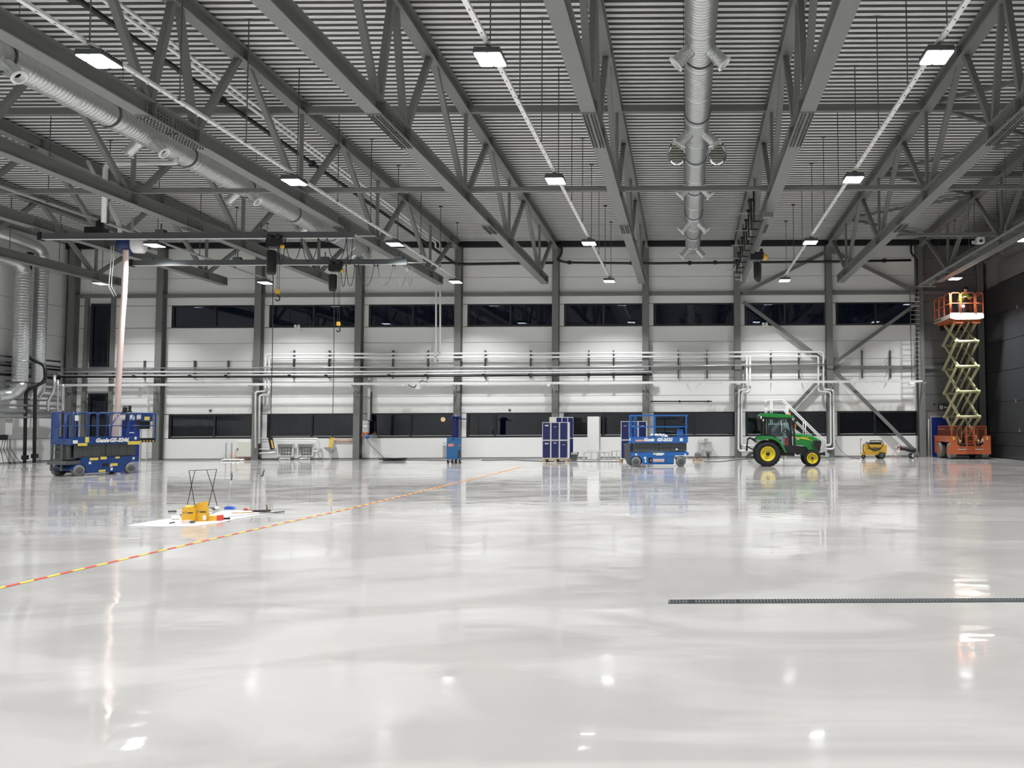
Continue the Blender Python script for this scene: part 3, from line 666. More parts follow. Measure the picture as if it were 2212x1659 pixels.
vduct(47, 39.5, .33, 4.0, at(47, 595, y=39.5).z, 'wide silver riser duct, outer left of two in the corner', 1)
vduct(86, 40.6, .29, 4.0, at(86, 560, y=40.6).z, 'ribbed silver riser duct, right of two in the left corner', .3)
yl = 40.1
pipe('drain_pipe', [W(66, 545, yl), W(60, 772, yl), W(97, 790, yl), W(98, 822, yl), W(76, 834, yl), W(74, 1000, yl)], .075, 'black', 'black downpipe between the two riser ducts, right leg to the floor', 'pipe', 8, [W(75, 985, yl), W(66, 550, yl)])
pipe('drain_pipe', [W(98, 824, yl - .2), W(56, 845, yl - .2), W(53, 1001, yl - .2)], .075, 'black', 'black downpipe in the left corner, left leg to the floor', 'pipe', 8, [W(54, 988, yl - .2)])
for k, (py, m, rr, lb) in enumerate(((768, 'arm', .05, 'dark pipe, topmost of the bundle on the far left wall'), (781, 'arm', .05, 'dark pipe, second of the bundle on the far left wall'), (788, 'black', .06, 'black pipe, third of the bundle on the far left wall'), (800, 'zinc', .05, 'bright pipe, fourth of the bundle on the far left wall'),
                                (808, 'black', .07, 'black pipe, fifth of the bundle on the far left wall'), (822, 'zinc', .06, 'bright pipe, sixth of the bundle on the far left wall'), (834, 'zinc', .06, 'bright pipe, lowest of the upper bundle on the far left wall'))):
    a = at(0, py, x=XL + .35); z = a.z; pipe('wall_pipe', [(XL + .3, 30, z), (XL + .3, 42.6, z)], rr, m, lb)
for k, (py, rr, lb) in enumerate(((868, .05, 'thin bright pipe crossing the left corner above the grey manifold'), (892, .16, 'thick grey manifold pipe crossing the left corner at head height'), (879, .06, 'bright pipe just above the thick grey manifold'), (903, .05, 'bright pipe just under the thick grey manifold'))):
    a = at((150, 120, 128, 118)[k], py - 1, x=XL + .55 + .12 * k); pipe('manifold_pipe', [(a.x, 28, a.z), (a.x, min(a.y, 42.6), a.z)], rr, 'galv' if rr > .1 else 'zinc', lb)
for k, px in enumerate((96, 118, 125, 136)):
    a = at(px, 800 + 10 * k, y=41.0); pipe('drop_pipe', [a, at(px, 842, y=41.0), at(px - (14 if k < 2 else 0), 866, y=41.0), at(px - (14 if k < 2 else 0), 888, y=41.0)], .05 + .02 * (k % 2), 'zinc', 'bright drop pipe in the left corner, %s from the left' % ORD[k])
p = at(8, 920, y=38.9); t = thing('control_panel', 'grey electrical box with cables low on the far left wall', 'electrical box', p)
B().rbox(-.1, -.2, -.45, .25, .2, .4, .03, 'y').build('box', 'greybox', t); B().cbox(.22, -.22, -.55, .3, .12, .25).build('connector', 'black', t)
for k in range(4): B().tube([(.2 + .1 * k, -.22, -.6), (.1 + .15 * k, -.25, -1.1), (.25 + .28 * k, -.2, -p.z + .02)], .012, 5).build('cable', 'black', t)
# white vertical cable ladder left of the second column
x0, x1 = at(319, 900, y=D - .15).x, at(332, 900, y=D - .15).x; h = at(325, 835, y=D - .15).z
t = thing('wall_cable_ladder', 'slim white vertical cable ladder left of the second column', 'cable ladder', (x0, D - .15, 0))
for x in (0, x1 - x0): B().box(x - .015, -.03, .02, x + .015, .03, h).build('rail', 'white', t)
z = .15
while z < h: B().box(0, -.01, z, x1 - x0, .01, z + .02).build('rung', 'white', t); z += .3
# ------------------------------------------------------------------ overhead ladder, door header and crane rail at right
t = thing('overhead_cable_ladder', 'long grey cable ladder hung along the right side above the orange lift', 'cable ladder', (12.2, 4, 8.93))
for sx in (-.0, .52): B().box(sx - .012, 0, 0, sx + .012, 38, .1).build('side_rail', 'galv', t)
y = .1
for k in range(125): q = B().box(0, 0, .03, .52, .03, .06) if k == 0 else None; o = (q.build('rung', 'galv', t) if k == 0 else o0.copy()); o0 = o if k == 0 else o0; (C.objects.link(o) if k else None); o.location = (0, .1 + .304 * k, 0); o.parent = t
for k in range(10): B().box(-.25, 1.9 + 4 * k, -.06, .85, 1.94 + 4 * k, -.0).build('support_channel', 'zinc', t); B().tube([(-.2, 1.92 + 4 * k, 0), (-.2, 1.92 + 4 * k, roof(6 + 4 * k) - 8.95)], .01, 5).build('rod', 'arm', t)
# vertical caged ladder left of the tenth column
lx0, lx1 = at(1969, 800, y=D - .8).x, at(1990, 800, y=D - .8).x; z0, z1 = at(1980, 829, y=D - .8).z, at(1980, 622, y=D - .8).z
t = thing('wall_ladder', 'thin vertical cable ladder rising beside the tenth column', 'ladder', (lx0, D - .8, z0))
for x in (0, lx1 - lx0): B().box(x - .015, -.03, 0, x + .015, .03, z1 - z0).build('stile', 'arm', t)
for k in range(22): B().box(0, -.012, .1 + .235 * k, lx1 - lx0, .012, .125 + .235 * k).build('rung', 'zinc', t)
b = B(); b.box(14.0, -5, 9.72, 14.45, D - .5, 9.76); b.box(14.2, -5, 9.76, 14.24, D - .5, 10.3); b.box(14.0, -5, 10.3, 14.45, D - .5, 10.34)
tag(b.build('door_girder', 'steel'), 'long grey girder running back above the orange lift, inside the door header', 'beam')
tag(B().box(0, 0, 0, .15, 46, .98).build('door_header', 'steel', None, (XR - .16, -5, 8.9)), 'deep grey header beam directly above the dark hangar door', 'beam')
tag(B().box(0, 0, 0, 1.6, 46, .05).build('header_soffit', 'steel', None, (14.5, -5, 10.35)), 'dark soffit plate above the hangar door header', 'beam')
t = thing('conveyor_rail', 'paired steel tubes with clamps running along above the hangar door', 'rail', (15.25, -5, 9.95))
for dz in (0, .14): B().tube([(0, 0, dz), (0, 46.5, dz)], .03, 7).build('rail_tube', 'zinc', t)
for k in range(22):
    y = 1.5 + 2.1 * k; q = B(); q.box(-.03, y, -.12, .0, y + .03, .25); q.box(-.03, y + .3, -.12, .0, y + .33, .25); q.box(-.03, y, .05, 0, y + .33, .08); q.build('clamp', 'zinc', t)
p = at(2115, 521, y=31.55); t = thing('camera_box', 'small grey camera housing at the end of the short tie at right', 'camera', p)
B().rbox(-.1, -.12, -.1, .18, .12, .14, .03, 'y').build('housing', 'white', t); B().lathe([(.001, -.2), (.05, -.2), (.06, -.12), (.001, -.12)], (.02, 0, -.02), 'y', 12).build('lens_barrel', 'black', t); B().cbox(-.18, 0, -.05, .2, .08, .12).build('mount', 'greybox', t)
pipe('rain_pipe', [at(2110, 690, y=D - .3), at(2112, 985, y=D - .3)], .05, 'arm', 'slim dark downpipe behind the orange lift mast')
pipe('rain_pipe', [at(2006, 905, y=D - .35), at(2006, 985, y=D - .35)], .04, 'greybox', 'thin grey conduit right of the tenth column')
# exit sign
p = at(2037, 880, y=D - .03); t = thing('exit_sign', 'dark emergency exit sign above the blue door at right', 'sign', p)
B().rbox(-.27, -.05, -.17, .27, 0, .17, .02, 'y').build('sign_box', 'tiledark', t); q = B(); q.box(-.2, -.055, -.1, -.02, -.05, .1); q.build('door_symbol', 'label', t)
B().add([(.03, -.056, 0), (.1, -.056, .08), (.1, -.056, .03), (.2, -.056, .03), (.2, -.056, -.03), (.1, -.056, -.03), (.1, -.056, -.08)], [(0, 6, 5, 4, 3, 2, 1)]).build('arrow', 'label', t)
q = B(); q.ball((-.14, -.06, .06), .018, 8); q.tube([(-.14, -.057, .04), (-.12, -.057, 0), (-.09, -.057, -.03), (-.1, -.057, -.08)], .01, 5); q.tube([(-.12, -.057, 0), (-.15, -.057, -.04), (-.18, -.057, -.06)], .01, 5); q.build('running_figure', 'tiledark', t)
o = at(2018, 873, y=D - .02); tag(B().lathe([(.001, -.05), (.05, -.05), (.06, 0)], (0, 0, 0), 'y', 12).build('alarm_button', 'tiledark', None, o), 'small round dark sensor on the wall left of the exit sign', 'sensor')
for px, py, lb in ((455, 887, 'small round dark sensor above the lower window, second bay from left'), (1101, 886, 'small round dark sensor above the lower window, left of the lockers')):
    tag(B().lathe([(.001, -.07), (.06, -.07), (.07, 0)], (0, 0, 0), 'y', 12).build('wall_sensor', 'arm', None, at(px, py, y=D - .01)), lb, 'sensor')
# ------------------------------------------------------------------ slab scissor lifts, stowed
def tyre_wheel(par, x, y, r, wd, mt='greyrubber', rot=0, hub='arm', sy=1):
    o = B().lathe([(.001, -wd / 2), (r * .62, -wd / 2), (r * .66, -wd / 2), (r * .93, -wd / 2), (r, -wd / 2 + .03), (r, wd / 2 - .03), (r * .93, wd / 2), (r * .6, wd / 2), (.001, wd / 2)], (0, 0, 0), 'y', 24).build('wheel', mt, par, (x, y, r), (0, 0, rot))
    B().lathe([(.001, -wd / 2 - .012), (r * .5, -wd / 2 - .012), (r * .62, -wd / 2 + .002)], (0, 0, 0), 'y', 18).build('hub', hub, o); return o
def decal(par, x, z, w_, h_, y, m, nm='decal'): return B().box(x - w_ / 2, y - .006, z - h_ / 2, x + w_ / 2, y + .002, z + h_ / 2).build(nm, m, par)
def lift(loc, yaw, L, Wd, blue, word, lab, ext):
    t = thing('scissor_lift', lab, 'scissor lift', loc, yaw); h = L / 2; w = Wd / 2; wr = .21 if not ext else .2
    ax = L * .385
    def arch(cx, r, n=9): return [(cx + r * math.cos(a), wr + r * math.sin(a)) for a in [PI - PI * k / (n - 1) for k in range(n)]]
    zt_ = .62 if not ext else .66
    poly = [(-h + .03, .12), *[q for q in arch(-ax, wr + .05) if q[1] >= .12], (ax - wr - .08, .1)] if not ext else [(-h + .25, .1), (ax - wr - .12, .1)]
    poly = [(-h + .05, zt_ - .03), (-h + .05, wr + .02)] + [(-ax - wr - .05, wr)] * (0) + arch(-ax, wr + .05) + [(-ax + wr + .05, .09), (ax - wr - .1, .09), (ax - wr - .1, wr + .1), (ax - wr - .03, wr + .26), (h + .05, wr + .26), (h + .06, zt_ - .07), (h - .05, zt_)]
    if ext: poly = [(-h + .35, zt_), (-h + .35, wr + .05)] + arch(-ax, wr + .04) + [(-ax + wr + .04, .09), (.35, .09), (.45, .05), (.62, .05), (.7, .12), (ax - wr - .06, .14), (ax - wr, wr + .15), (ax + .05, wr + .26), (h + .02, wr + .24), (h, zt_ - .05), (h - .08, zt_)]
    B().prism(poly, 'y', -w + .02, w - .02).build('chassis', blue, t)
    for sx in (-1, 1):
        for sy in (-1, 1): tyre_wheel(t, sx * ax, sy * (w - .08), wr, .2 if ext else .16, rot=(.35 if sx > 0 and not ext else 0) if sy < 0 else 0)
    if ext: tyre_wheel(t, -ax - .05, w - .05, wr, .2)
    n_ = 4 if not ext else 6; z0 = zt_ + .01; z1 = 1.0 if not ext else 1.14; dz = (z1 - z0) / n_
    for k in range(n_):
        for sy in (-1, 1):
            s_ = .035; a = z0 + dz * (k + .5)
            o = B().bar((-h + .14, sy * (w - .12), a - s_ / 2 * (1 if k % 2 else 1)), (h - .04, sy * (w - .12), a + s_ / 2), .05, dz * .92).build('scissor_arm', 'arm', t)
            q = B()
            for fx in (-.9, -.65, -.38, -.1, .02, .18, .42, .68, .93): q.lathe([(.001, -.035 * 1), (.016 if fx != .02 else .03, -.035)], (fx * h, -(w - .12) if sy < 0 else w - .12, a + fx * s_ / 2), 'y', 8, False)
            q.build('pins', 'black', o)['kind'] = 'stuff'
    B().box(-h + .1, -w + .2, z0, h - .1, w - .2, z1 - .02).build('inner_arms', 'black', t)
    zp = z1; zs = .25 if not ext else .27
    B().box(-h - .02, -w, zp, h + .02, w, zp + .04).build('platform_deck', blue, t)
    for sy in (-1, 1): B().box(-h - .02, sy * w - .015, zp, h + .02, sy * w + .015, zp + zs).build('skirt', blue, t)
    for sx in (-1, 1): B().box(sx * h - .015, -w, zp, sx * h + .015, w, zp + zs * .8).build('skirt', blue, t)
    zr = zp + 1.16; zm = zp + .68; pr = .024
    gr = [] 
    if not ext:
        for sy in (-1, 1):
            for z in (zr, zm): B().bar((-h, sy * w, z), (h, sy * w, z), .045, .05).build('rail', blue, t)
            for x in (-h + .02, -h + .22, -.18, h - .04): B().bar((x, sy * w, zp + zs - .05), (x, sy * w, zr), .045, .05 if x != -h + .22 else .04).build('post', blue, t)
        for sx in (-1, 1):
            for z in (zr, zm): B().bar((sx * h, -w, z), (sx * h, w, z), .04, .05).build('rail', blue, t)
        B().rbox(-.13, -.1, 0, .13, .1, .3, .04, 'y').build('control_box', 'gblue', t, (h - .3, -w + .16, zp + .28)); B().rbox(-.1, -.08, 0, .1, .08, .18, .04, 'y').build('joystick_box', 'black', t, (h - .3, w - .1, zr - .28))
        q = B()
        for k in range(26):
            a = k * 2.4; r_ = .1 + .02 * (k % 5); q.lathe([(.001, .0), (r_, .02), (r_ * .6, .08), (.001, .11)], (-.35 + k * .025, .1 * math.sin(a), .05 + .05 * math.sin(k)), 'z', 7)
        tag(q.build('plastic_wrap', 'sheet', None, (loc[0] + .05, loc[1], zp + .04 + .14)), 'crumpled clear plastic lying on the deck of the right blue lift', 'plastic')
    else:
        def loop(x0, x1, sy, y=None, mid=True):
            q = B(); r_ = .1; q.tube([(x0, sy * w, zp + zs - .05), (x0, sy * w, zr - r_), (x0 + .03, sy * w, zr - .03), (x0 + r_, sy * w, zr), (x1 - r_, sy * w, zr), (x1 - .03, sy * w, zr - .03), (x1, sy * w, zr - r_), (x1, sy * w, zp + zs - .05)], pr, 7)
            q.tube([(x0, sy * w, zm), (x1, sy * w, zm)], pr * .8, 6); q.build('guard_rail', blue, t)
        for sy in (-1, 1):
            for a, c in ((-h + .02, -h + .52), (-h + .56, -h + .84), (-h + .88, h * .62), (h * .66, h + .85)): loop(a, min(c, h + .62), sy)
        for x in (-h, h + .64):
            q = B(); q.tube([(x, -w, zp + .1), (x, -w, zr), (x, w, zr), (x, w, zp + .1)], pr, 7); q.tube([(x, -w, zm), (x, w, zm)], pr, 6); q.build('guard_rail', blue, t)
        for x in (0.1, .7): B().tube([(x, -w, zp + .2), (x + .06, -w, zm + .05), (x + .3, -w, zr - .06)], pr, 6).build('brace_rail', blue, t)
        B().box(-h, w * .3, zp + zs - .1, -h + .02, w - .02, zr - .05).build('gate_panel', 'dblue', t)
        for y in (w * .3, -w * .25, -w * .35): B().tube([(-h, y, zp + .1), (-h, y, zr)], pr, 7).build('gate_post', blue, t)
        B().box(h, -w, zp + .03, h + .64, w, zp + .09).build('extension_deck', 'arm', t)
        for sy in (-1, 1): B().box(h, sy * w - .012, zp + .05, h + .64, sy * w + .012, zp + .2).build('extension_toe_board', 'black', t)
        q = B()
        for k in range(5): q.box(h + .04 + .12 * k, -w - .016, zp + .06, h + .1 + .12 * k, -w - .01, zp + .1)
        q.build('hazard_stripes', 'decal', t)
        B().rbox(-.2, -.1, 0, .2, .1, .38, .05, 'y').build('control_box', 'black', t, (h + .25, -w + .15, zp + .55))
        B().box(h + .05, -w - .02, zr - .32, h + .5, -w + .0, zr).build('manual_plate', 'dblue', t); decal(t, h + .27, zr - .2, .2, .14, -w - .02, 'decal')
        q = B(); q.cbox(0, 0, 0, .26, .2, .05); q.cbox(-.08, 0, .09, .1, .14, .16); q.cbox(.1, 0, .12, .05, .1, .24); q.tube([(-.15, 0, .2), (.15, 0, .22)], .02, 6); q.build('tool_head', 'black', t, (h * .62, -w + .05, zr + .05))
        B().tube([(h * .62, -w + .05, zr - .02), (h * .6, -w + .05, zr - .3), (h * .66, -w + .06, zr - .55), (h * .5, -w + .08, zr - .5)], .04, 8).build('tool_arm', 'black', t)
    # ladder and battery end at the left
    lx = -h - .06
    q = B()
    if not ext:
        q.prism([(lx - .12, zp - .02), (lx - .17, zp - .12), (lx - .17, wr + .25), (lx - .05, .12), (lx + .12, .02), (lx + .12, wr + .2), (lx + .02, zp - .02)], 'y', -w + .1, -w + .16)
        q.prism([(lx - .12, zp - .02), (lx - .17, zp - .12), (lx - .17, wr + .25), (lx - .05, .12), (lx + .12, .02), (lx + .12, wr + .2), (lx + .02, zp - .02)], 'y', w - .3, w - .24)
        for z in (.35, .62, .88): q.box(lx - .16, -w + .1, z, lx - .1, w - .26, z + .03)
    else:
        for y in (-.2, .38): q.box(lx - .02, y, .2, lx + .02, y + .1, zp)
        for z in (.3, .58, .86, 1.05): q.box(lx - .03, -.2, z, lx + .05, .48, z + .03)
        q.box(-h - .15, -w + .05, .42, -h + .4, w - .05, .56); q.box(-h + .02, -w + .2, .6, -h + .3, w - .2, zp)
    q.build('end_ladder', 'arm', t)
    tx = -.36 if not ext else -.32; sz = .185 if not ext else .2
    text('lettering', 'Genie', sz, 'label', t, (tx - .26 if not ext else tx - .1, -w - .02, zp + .075), (PI / 2, 0, 0), .3, .002, .012)
    text('lettering', word, sz, 'label', t, (tx + .30 if not ext else tx + .40, -w - .02, zp + .075), (PI / 2, 0, 0), .3, .002, .012)
    y = -w - .017
    if not ext:
        decal(t, -.78, zp + .1, .38, .085, y, 'pinkred'); text('lettering', 'RONOC', .085, 'label', t, (-.93, y - .008, zp + .07), (PI / 2, 0, 0), 0, .001)
        decal(t, .98, zp + .13, .13, .13, y, 'label'); decal(t, -h + .03, zp + .15, .04, .12, y, 'label')
        y = -w + .02
        decal(t, .02, .26, .46, .12, y, 'label'); text('lettering', 'RONOC', .12, 'red', t, (-.18, y - .009, .218), (PI / 2, 0, 0), 0, .001, .002)
        decal(t, .02, .54, .46, .07, y, 'label'); decal(t, -.12, .55, .12, .05, y - .003, 'decal'); decal(t, .05, .49, .28, .04, y, 'label')
        decal(t, -ax, wr + .3, .08, .08, y, 'label'); decal(t, -.56, .37, .1, .08, y, 'label'); decal(t, -.54, .24, .05, .14, y, 'label'); decal(t, h - .08, .5, .07, .08, y, 'label')
        decal(t, .78, .72, .08, .08, -w + .09, 'label')
        B().box(-.42, y - .01, .15, -.27, y, .38).build('control_panel', 'black', t); decal(t, -.31, .27, .04, .04, y - .01, 'label'); decal(t, -.31, .19, .04, .03, y - .01, 'red')
        for x0, x1 in ((-.25, .32), (.36, .85)): 
            q = B(); q.box(x0, y - .004, .12, x1, y, .125); q.box(x0, y - .004, .42, x1, y, .425); q.box(x0, y - .004, .12, x0 + .006, y, .42); q.box(x1 - .006, y - .004, .12, x1, y, .42); q.build('door_seam', 'black', t)
        B().box(.72, y - .015, .3, .77, y, .38).build('door_latch', 'black', t)
    else:
        decal(t, h - .2, zp + .02, .48, .13, y, 'decal'); decal(t, -h + .35, zp + .0, .32, .1, y, 'decal'); decal(t, -h + .5, zp + .17, .13, .2, y, 'decal'); decal(t, -h + .1, zp + .1, .16, .12, y, 'label'); decal(t, h - .15, zp + .2, .08, .1, y, 'label')
        decal(t, -h + .12, zr - .2, .12, .2, y, 'label')
        y = -w + .02
        for x, z, a, c in ((-.42, .6, .3, .09), (-.08, .62, .22, .1), (.42, .62, .16, .07), (.3, .36, .26, .1), (-.12, .15, .24, .08)): decal(t, x, z, a, c, y, 'decal')
        for x, z in ((-.56, .46), (.2, .33), (.22, .2), (h - .18, .57)): decal(t, x, z, .08, .09, y, 'label')
        B().box(-.12, y - .008, .3, .1, y, .42).build('control_panel', 'black', t)
    return t
lift((-22.16, 30.5, 0), math.radians(68), 2.41, 1.17, 'dblue', 'GS-3246', 'dark blue scissor lift with rounded rails and yellow stickers standing at the left', True)
xr = at(1424, 1008, z=0); lift((xr.x - .03, xr.y + .42, 0), math.radians(-1.5), 2.44, .81, 'gblue', 'GS-2632', 'bright blue stowed scissor lift with square rails standing before the blue lockers', False)
# ------------------------------------------------------------------ compact tractor (x forward, near side -y, origin between the rear wheels on the floor)
tr = at(1659.5, 1008, y=33.95)
T = thing('tractor', 'green compact tractor with glazed cab and yellow wheel rims', 'tractor', (tr.x, 34.6, 0), math.radians(-1))
k_ = lambda cx, cy: ((cx - 640) / 479., (1275 - cy) / 479.)
def tw(x, y, r, wd, rim, hubr, lugs):
    sg = -1 if y < 0 else 1
    q = B().lathe([(rim, -wd / 2 + .03), (rim + .03, -wd / 2), (r - .05, -wd / 2), (r - .01, -wd / 2 + .03), (r - .01, wd / 2 - .03), (r - .05, wd / 2), (rim + .03, wd / 2), (rim, wd / 2 - .03)], (0, 0, 0), 'y', 36)
    for k in range(lugs):
        a = 2 * PI * k / lugs
        for s2 in (-1, 1):
            a2 = a + (PI / lugs if s2 > 0 else 0); p0 = (math.cos(a2) * r, s2 * wd * .47, math.sin(a2) * r); p1 = (math.cos(a2 + .12) * r, 0, math.sin(a2 + .12) * r); q.bar(p0, p1, .03, .03, (math.cos(a2), 0, math.sin(a2)))
    o = q.build('tyre', 'rubber', T, (x, y, r)); d = sg * wd / 2
    pr = [(rim + .01, 0), (rim - .015, .012), (rim - .03, -.03), (rim * .8, -.05), (rim * .74, -.075), (rim * .3, -.06), (.001, -.055)]
    B().lathe([(a, d + sg * c * 1) for a, c in pr], (0, 0, 0), 'y', 32).build('rim', 'jdyellow', o)
    B().lathe([(.001, d + sg * .02), (hubr, d + sg * .01), (hubr, d - sg * .07)], (0, 0, 0), 'y', 14).build('hub', 'black', o)
for sy in (-1, 1): tw(0, sy * .55, .53, .30, .30, .08, 22)
for sy in (-1, 1): tw(1.86, sy * .52, .335, .22, .22, .055, 20)
hood = [k_(1195, 610), k_(1300, 622), k_(1420, 640), k_(1540, 665), k_(1640, 705), k_(1715, 755), k_(1700, 790), k_(1690, 1000), k_(1600, 985), k_(1480, 965), k_(1430, 890), k_(1330, 855), k_(1195, 850)]
# hood with rounded shoulders
def loft(poly, w_, r, m, nm, par, cx=1.6, cz=.8):
    q = B(); n0 = len(poly); rings = []
    for f, yy in ((.86, -w_), (.97, -w_ + r * .45), (1, -w_ + r), (1, w_ - r), (.97, w_ - r * .45), (.86, w_)):
        rings.append([(cx + (a - cx) * (1 - (1 - f) * .5), yy, (cz + (b_ - cz) * f) if b_ > cz else b_) for a, b_ in poly])
    vs = [v for rg in rings for v in rg]; fs = [tuple(range(n0))[::-1], tuple(range(5 * n0, 6 * n0))]
    for i in range(5):
        for j in range(n0): fs.append((i * n0 + j, i * n0 + (j + 1) % n0, (i + 1) * n0 + (j + 1) % n0, (i + 1) * n0 + j))
    return q.add(vs, fs).build(nm, m, par)
loft(hood, .34, .12, 'green', 'hood', T)
gl = [k_(1560, 768), k_(1722, 762), k_(1735, 800), k_(1700, 985), k_(1660, 985), k_(1600, 880)]
B().prism(gl, 'y', -.355, .355).build('grille', 'black', T)
for k in range(3): B().bar((k_(1520 + 22 * k, 815)[0], -.345, k_(0, 815)[1]), (k_(1590 + 22 * k, 940)[0], -.345, k_(0, 940)[1]), .03, .012).build('side_louvre', 'black', T)
st = [k_(1203, 690), k_(1330, 700), k_(1440, 718), k_(1575, 770), k_(1430, 738), k_(1330, 722), k_(1203, 712)]
B().prism(st, 'y', -.35, -.335).build('stripe', 'jdyellow', T)
text('lettering', 'JOHN DEERE', .055, 'jdyellow', T, (k_(1330, 700)[0], -.346, k_(0, 695)[1]), (PI / 2, .12, 0)); decal(T, *k_(1262, 737), .1, .03, -.342, 'label')
# belly, engine and axle housing
q = B(); q.prism([k_(880, 860), k_(1200, 860), k_(1420, 890), k_(1480, 1000), k_(1680, 1000), k_(1680, 1060), k_(1400, 1075), k_(880, 1065), k_(640, 1100), k_(640, 980)], 'y', -.3, .3); q.box(-.1, -.5, .45, .1, .5, .62); q.box(1.8, -.45, .27, 1.92, .45, .4); q.build('chassis', 'black', T)
q = B(); q.box(*(k_(1690, 0)[0], -.28, k_(0, 1060)[1]), *(k_(1808, 0)[0], .28, k_(0, 1015)[1])); q.box(2.42, -.2, .42, 2.46, .2, .58); q.build('weight_bracket', 'black', T)
B().rbox(1.12, -.62, .42, 1.36, -.4, .47, .02).build('step', 'zinc', T); B().tube([(1.15, -.45, .6), (1.13, -.6, .5), (1.3, -.62, .44), (1.36, -.6, .52)], .015, 6).build('hand_line', 'zinc', T)
# fenders
fp = [k_(420, 712), k_(480, 672), k_(560, 662), k_(720, 668), k_(820, 705), k_(900, 780), k_(965, 890), k_(1010, 1000), k_(975, 990), k_(925, 890), k_(860, 800), k_(780, 745), k_(700, 725), k_(560, 735), k_(470, 750), k_(425, 738)]
for sy in (-1, 1): B().prism(fp, 'y', min(sy * .38, sy * .74), max(sy * .38, sy * .74)).build('fender', 'green', T)
# cab
roof_p = [k_(468, 268), k_(500, 225), k_(540, 208), k_(700, 203), k_(860, 218), k_(1020, 232), k_(1182, 262), k_(1140, 302), k_(860, 300), k_(560, 282), k_(500, 262)]
B().prism(roof_p, 'y', -.62, .62).build('cab_roof', 'green', T); B().prism([k_(480, 275), k_(560, 285), k_(1140, 303), k_(1130, 330), k_(560, 320), k_(480, 300)], 'y', -.58, .58).build('roof_lining', 'black', T)
def P2(c, y): a = k_(*c); return (a[0], y, a[1])
for sy in (-1, 1):
    y = sy * .6
    q = B()
    for a, c, w_ in (((560, 300), (560, 655), .07), ((635, 310), (640, 655), .06), ((1100, 310), (1135, 400), .08), ((1135, 390), (1180, 620), .07), ((1170, 600), (1185, 975), .07), ((640, 650), (800, 690), .05), ((800, 690), (1000, 990), .05), ((980, 985), (1190, 985), .06), ((560, 315), (1120, 320), .05)): q.bar(P2(a, y), P2(c, y), w_, .06, (0, 1, 0))
    q.build('cab_frame', 'black', T)
    B().add([P2(c, sy * .59) for c in ((660, 330), (1105, 335), (1150, 480), (1170, 640), (1175, 975), (1005, 975), (900, 790), (780, 690), (650, 645))], [tuple(range(9))]).build('door_glass', 'cabglass', T)
    B().bar(P2((915, 360), y), P2((925, 600), y), .018, .02, (0, 1, 0)).build('door_pull', 'white', T)
for nm, xa, xb in (('rear_glass', 600, 600), ('windscreen', 1140, 1178)): B().add([P2((xa, 330), -.56), P2((xa, 330), .56), P2((xb, 640), .56), P2((xb, 640), -.56)], [(0, 1, 2, 3)]).build(nm, 'cabglass', T)
B().box(k_(650, 0)[0], -.5, .68, k_(1180, 0)[0], .5, .74).build('cab_floor', 'black', T)
q = B(); q.rbox(.15, -.23, 1.0, .62, .23, 1.12, .05, 'y'); q.rbox(.08, -.23, 1.05, .2, .23, 1.6, .05, 'y'); q.box(.2, -.15, .74, .55, .15, 1.0); q.build('seat', 'tiledark', T)
q = B(); q.box(.9, -.2, .74, 1.05, .2, 1.35); q.tube([(.95, 0, 1.25), (.75, 0, 1.45)], .02, 6); q.build('dashboard', 'black', T)
B().lathe([(.17, -.012), (.19, 0), (.17, .012), (.155, 0), (.17, -.012)], (0, 0, 0), 'z', 20).build('steering_wheel', 'black', T, (.72, 0, 1.47), (0, -.7, 0))
B().rbox(.75, -.3, .85, .9, -.15, 1.2, .03, 'y').build('red_bottle', 'red', T)
B().lathe([(.001, 0), (.07, 0), (.07, .03), (.055, .04), (.055, .1), (.03, .14), (.001, .14)], (0, 0, 0), 'z', 16).build('beacon', 'amber', T, (k_(1128, 0)[0], .35, k_(0, 262)[1]))
for c, s_ in (((512, 292), .06), ((556, 350), .05)): B().lathe([(.001, -.03), (s_, -.02), (s_, .02), (.001, .03)], P2(c, -.63), 'x', 12).build('work_light', 'label', T)
B().bar(P2((1192, 330), -.66), P2((1196, 390), -.66), .12, .04, (0, 1, 0)).build('mirror', 'black', T); B().tube([P2((1150, 310), -.6), P2((1190, 300), -.66), P2((1192, 335), -.66)], .012, 5).build('mirror_arm', 'black', T)
B().lathe([(.001, 0), (.025, 0), (.025, .17), (.001, .18)], P2((1212, 520), -.36), 'z', 10).build('indicator_lamp', 'amber', T)
q = B()
for a, c, w_ in (((440, 800), (300, 700), .05), ((320, 700), (255, 730), .06), ((258, 720), (240, 900), .03), ((225, 870), (390, 960), .05), ((240, 900), (232, 970), .05), ((300, 705), (420, 730), .03), ((480, 780), (350, 720), .03)):
    for sy in (-.28, .25): q.bar(P2(a, sy), P2(c, sy), w_, .04, (0, 1, 0))
q.build('three_point_linkage', 'black', T)
